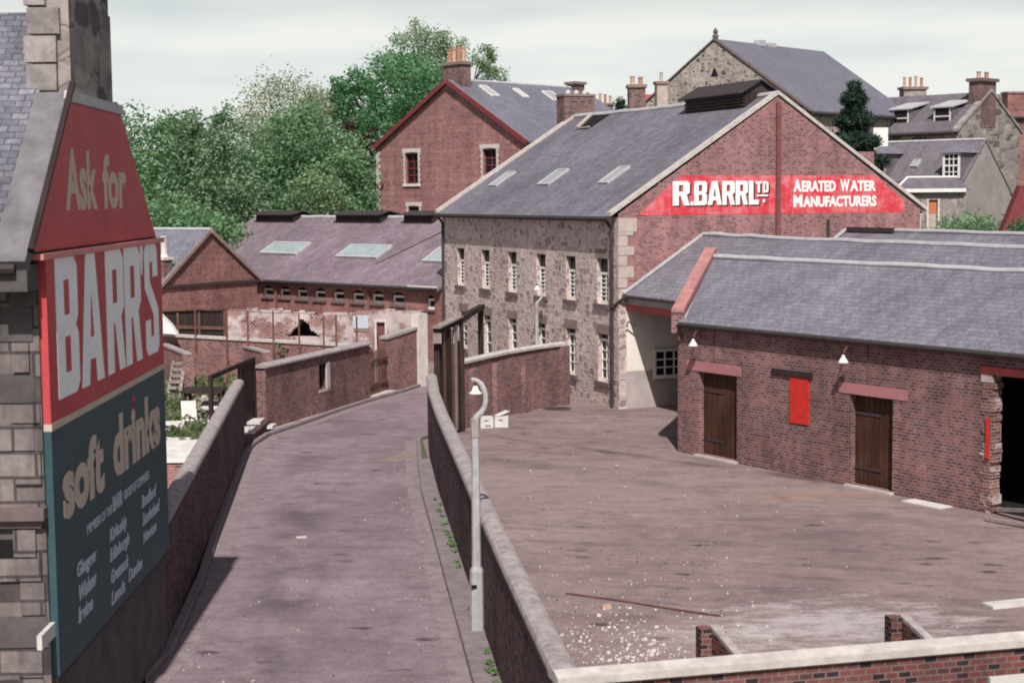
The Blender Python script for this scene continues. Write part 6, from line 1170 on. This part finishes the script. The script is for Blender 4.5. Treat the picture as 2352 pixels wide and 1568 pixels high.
tree("tall airy tree with separate feathery boughs above the mill chimney", (-2.6, 121, -0.7), [(-1.2, 0, 19.3, 1.9, 1.5, 1.7, 42), (0.9, 0, 18.7, 1.5, 1.3, 1.6, 36), (-3.4, 0, 17.6, 1.5, 1.3, 1.2, 30), (3.6, 0, 18.2, 1.0, 0.9, 1.3, 18), (4.3, 0, 16.6, 1.2, 1.0, 1.3, 22), (2.8, 0, 15.2, 1.4, 1.2, 1.1, 26), (-2.0, 0, 17.0, 2.0, 1.6, 1.4, 34), (4.6, 0, 14.6, 1.0, 0.9, 0.8, 16), (0.6, 0, 16.6, 1.6, 1.4, 1.2, 28), (2.9, 0, 13.4, 1.7, 1.2, 0.9, 26), (-4.9, 0, 16.3, 0.9, 0.8, 0.8, 14)], 'leaf_e', 70, 0.097, 108, 0.3, top=15, shell=0.3)
tree("bare lilac grey tree filling the gap left of the dark tree", (-8.0, 124, 0), [(0, 0, 12.4, 2.2, 1.8, 2.6, 22)], 'leaf_d', 70, 0.076, 109, 0.2, shell=0.4)
tree("low green tree at the left end of the workshop roof", (-17.0, 90, 0), [(0, 0, 5.4, 3.2, 2, 2.4, 90), (-3, 0, 5, 2.6, 2, 2.4, 70), (3.0, 0, 4.6, 2.2, 1.8, 2.0, 56)], 'leaf_a', 62, 0.131, 110, 0.2, shell=0.5)
tree("mid green thicket tree against the left side of the mill", (-8.9, 101.5, 0), [(0, 0, 6.4, 2.2, 2, 2.4, 64), (0.6, 0.5, 9, 1.6, 1.5, 1.8, 40), (-2.2, 0, 5.2, 2, 1.8, 2, 52)], 'leaf_b', 62, 0.120, 111, 0.2, shell=0.5)
tree("green tree closing the wood behind the gap in its skyline", (-16.8, 110, 0), [(0, 0, 8.2, 3.4, 2.4, 2.8, 90), (3.5, 0, 7.4, 3, 2.2, 2.6, 80), (7.5, 0, 8.2, 3, 2.2, 2.8, 80), (-4, 0, 7.4, 3, 2.2, 2.8, 70)], 'leaf_c', 62, 0.140, 112, 0.3, shell=0.45)
# conifers
def conifer(label, base, h, r, seed, dens=1.0):
    b = Vector(base); t = thing("conifer", label, "tree", b); m = MB(); m.tube([b, b + Vector((0, 0, h * 0.95))], [0.2, 0.05], 6); m.build("trunk", 'bark', t)
    g_ = np.random.default_rng(seed); n_ = int(620 * dens); u = g_.random(n_) ** 0.75; z = h * (0.15 + 0.85 * (1 - u)) ; prof = np.minimum(1, 0.16 + 1.55 * (1 - (z / h))) * (0.8 + 0.3 * np.sin(z * 5)); rr = r * prof * (0.35 + 0.65 * np.sqrt(g_.random(n_))); a = g_.random(n_) * 6.283
    c = np.stack([b.x + rr * np.cos(a), b.y + rr * np.sin(a), b.z + z], axis=1); leaf_cloud("crown", 'needle', c, 0.13, 44, 0.06, seed + 1, t, b, 0.1, 0, 1.7)
conifer("dense dark conifer in front of the hall's right corner", (22.8, 96, 5.2), 8.7, 1.95, 201, 2.2)
conifer("small dark conifer between the mill roof and the factory chimney", (9.6, 104, 7.0), 6.6, 1.1, 202, 0.6)
plant("ivy and bushes below the harled gable beyond the warehouse roof", (24.9, 80.2, 4.6), 1.7, 1.7, 'leaf_b', 260, 0.075, 301)
plant("bush with reddish stems in front of the red lean-to", (27.0, 77.0, 4.4), 1.1, 1.9, 'leaf_c', 180, 0.07, 302)
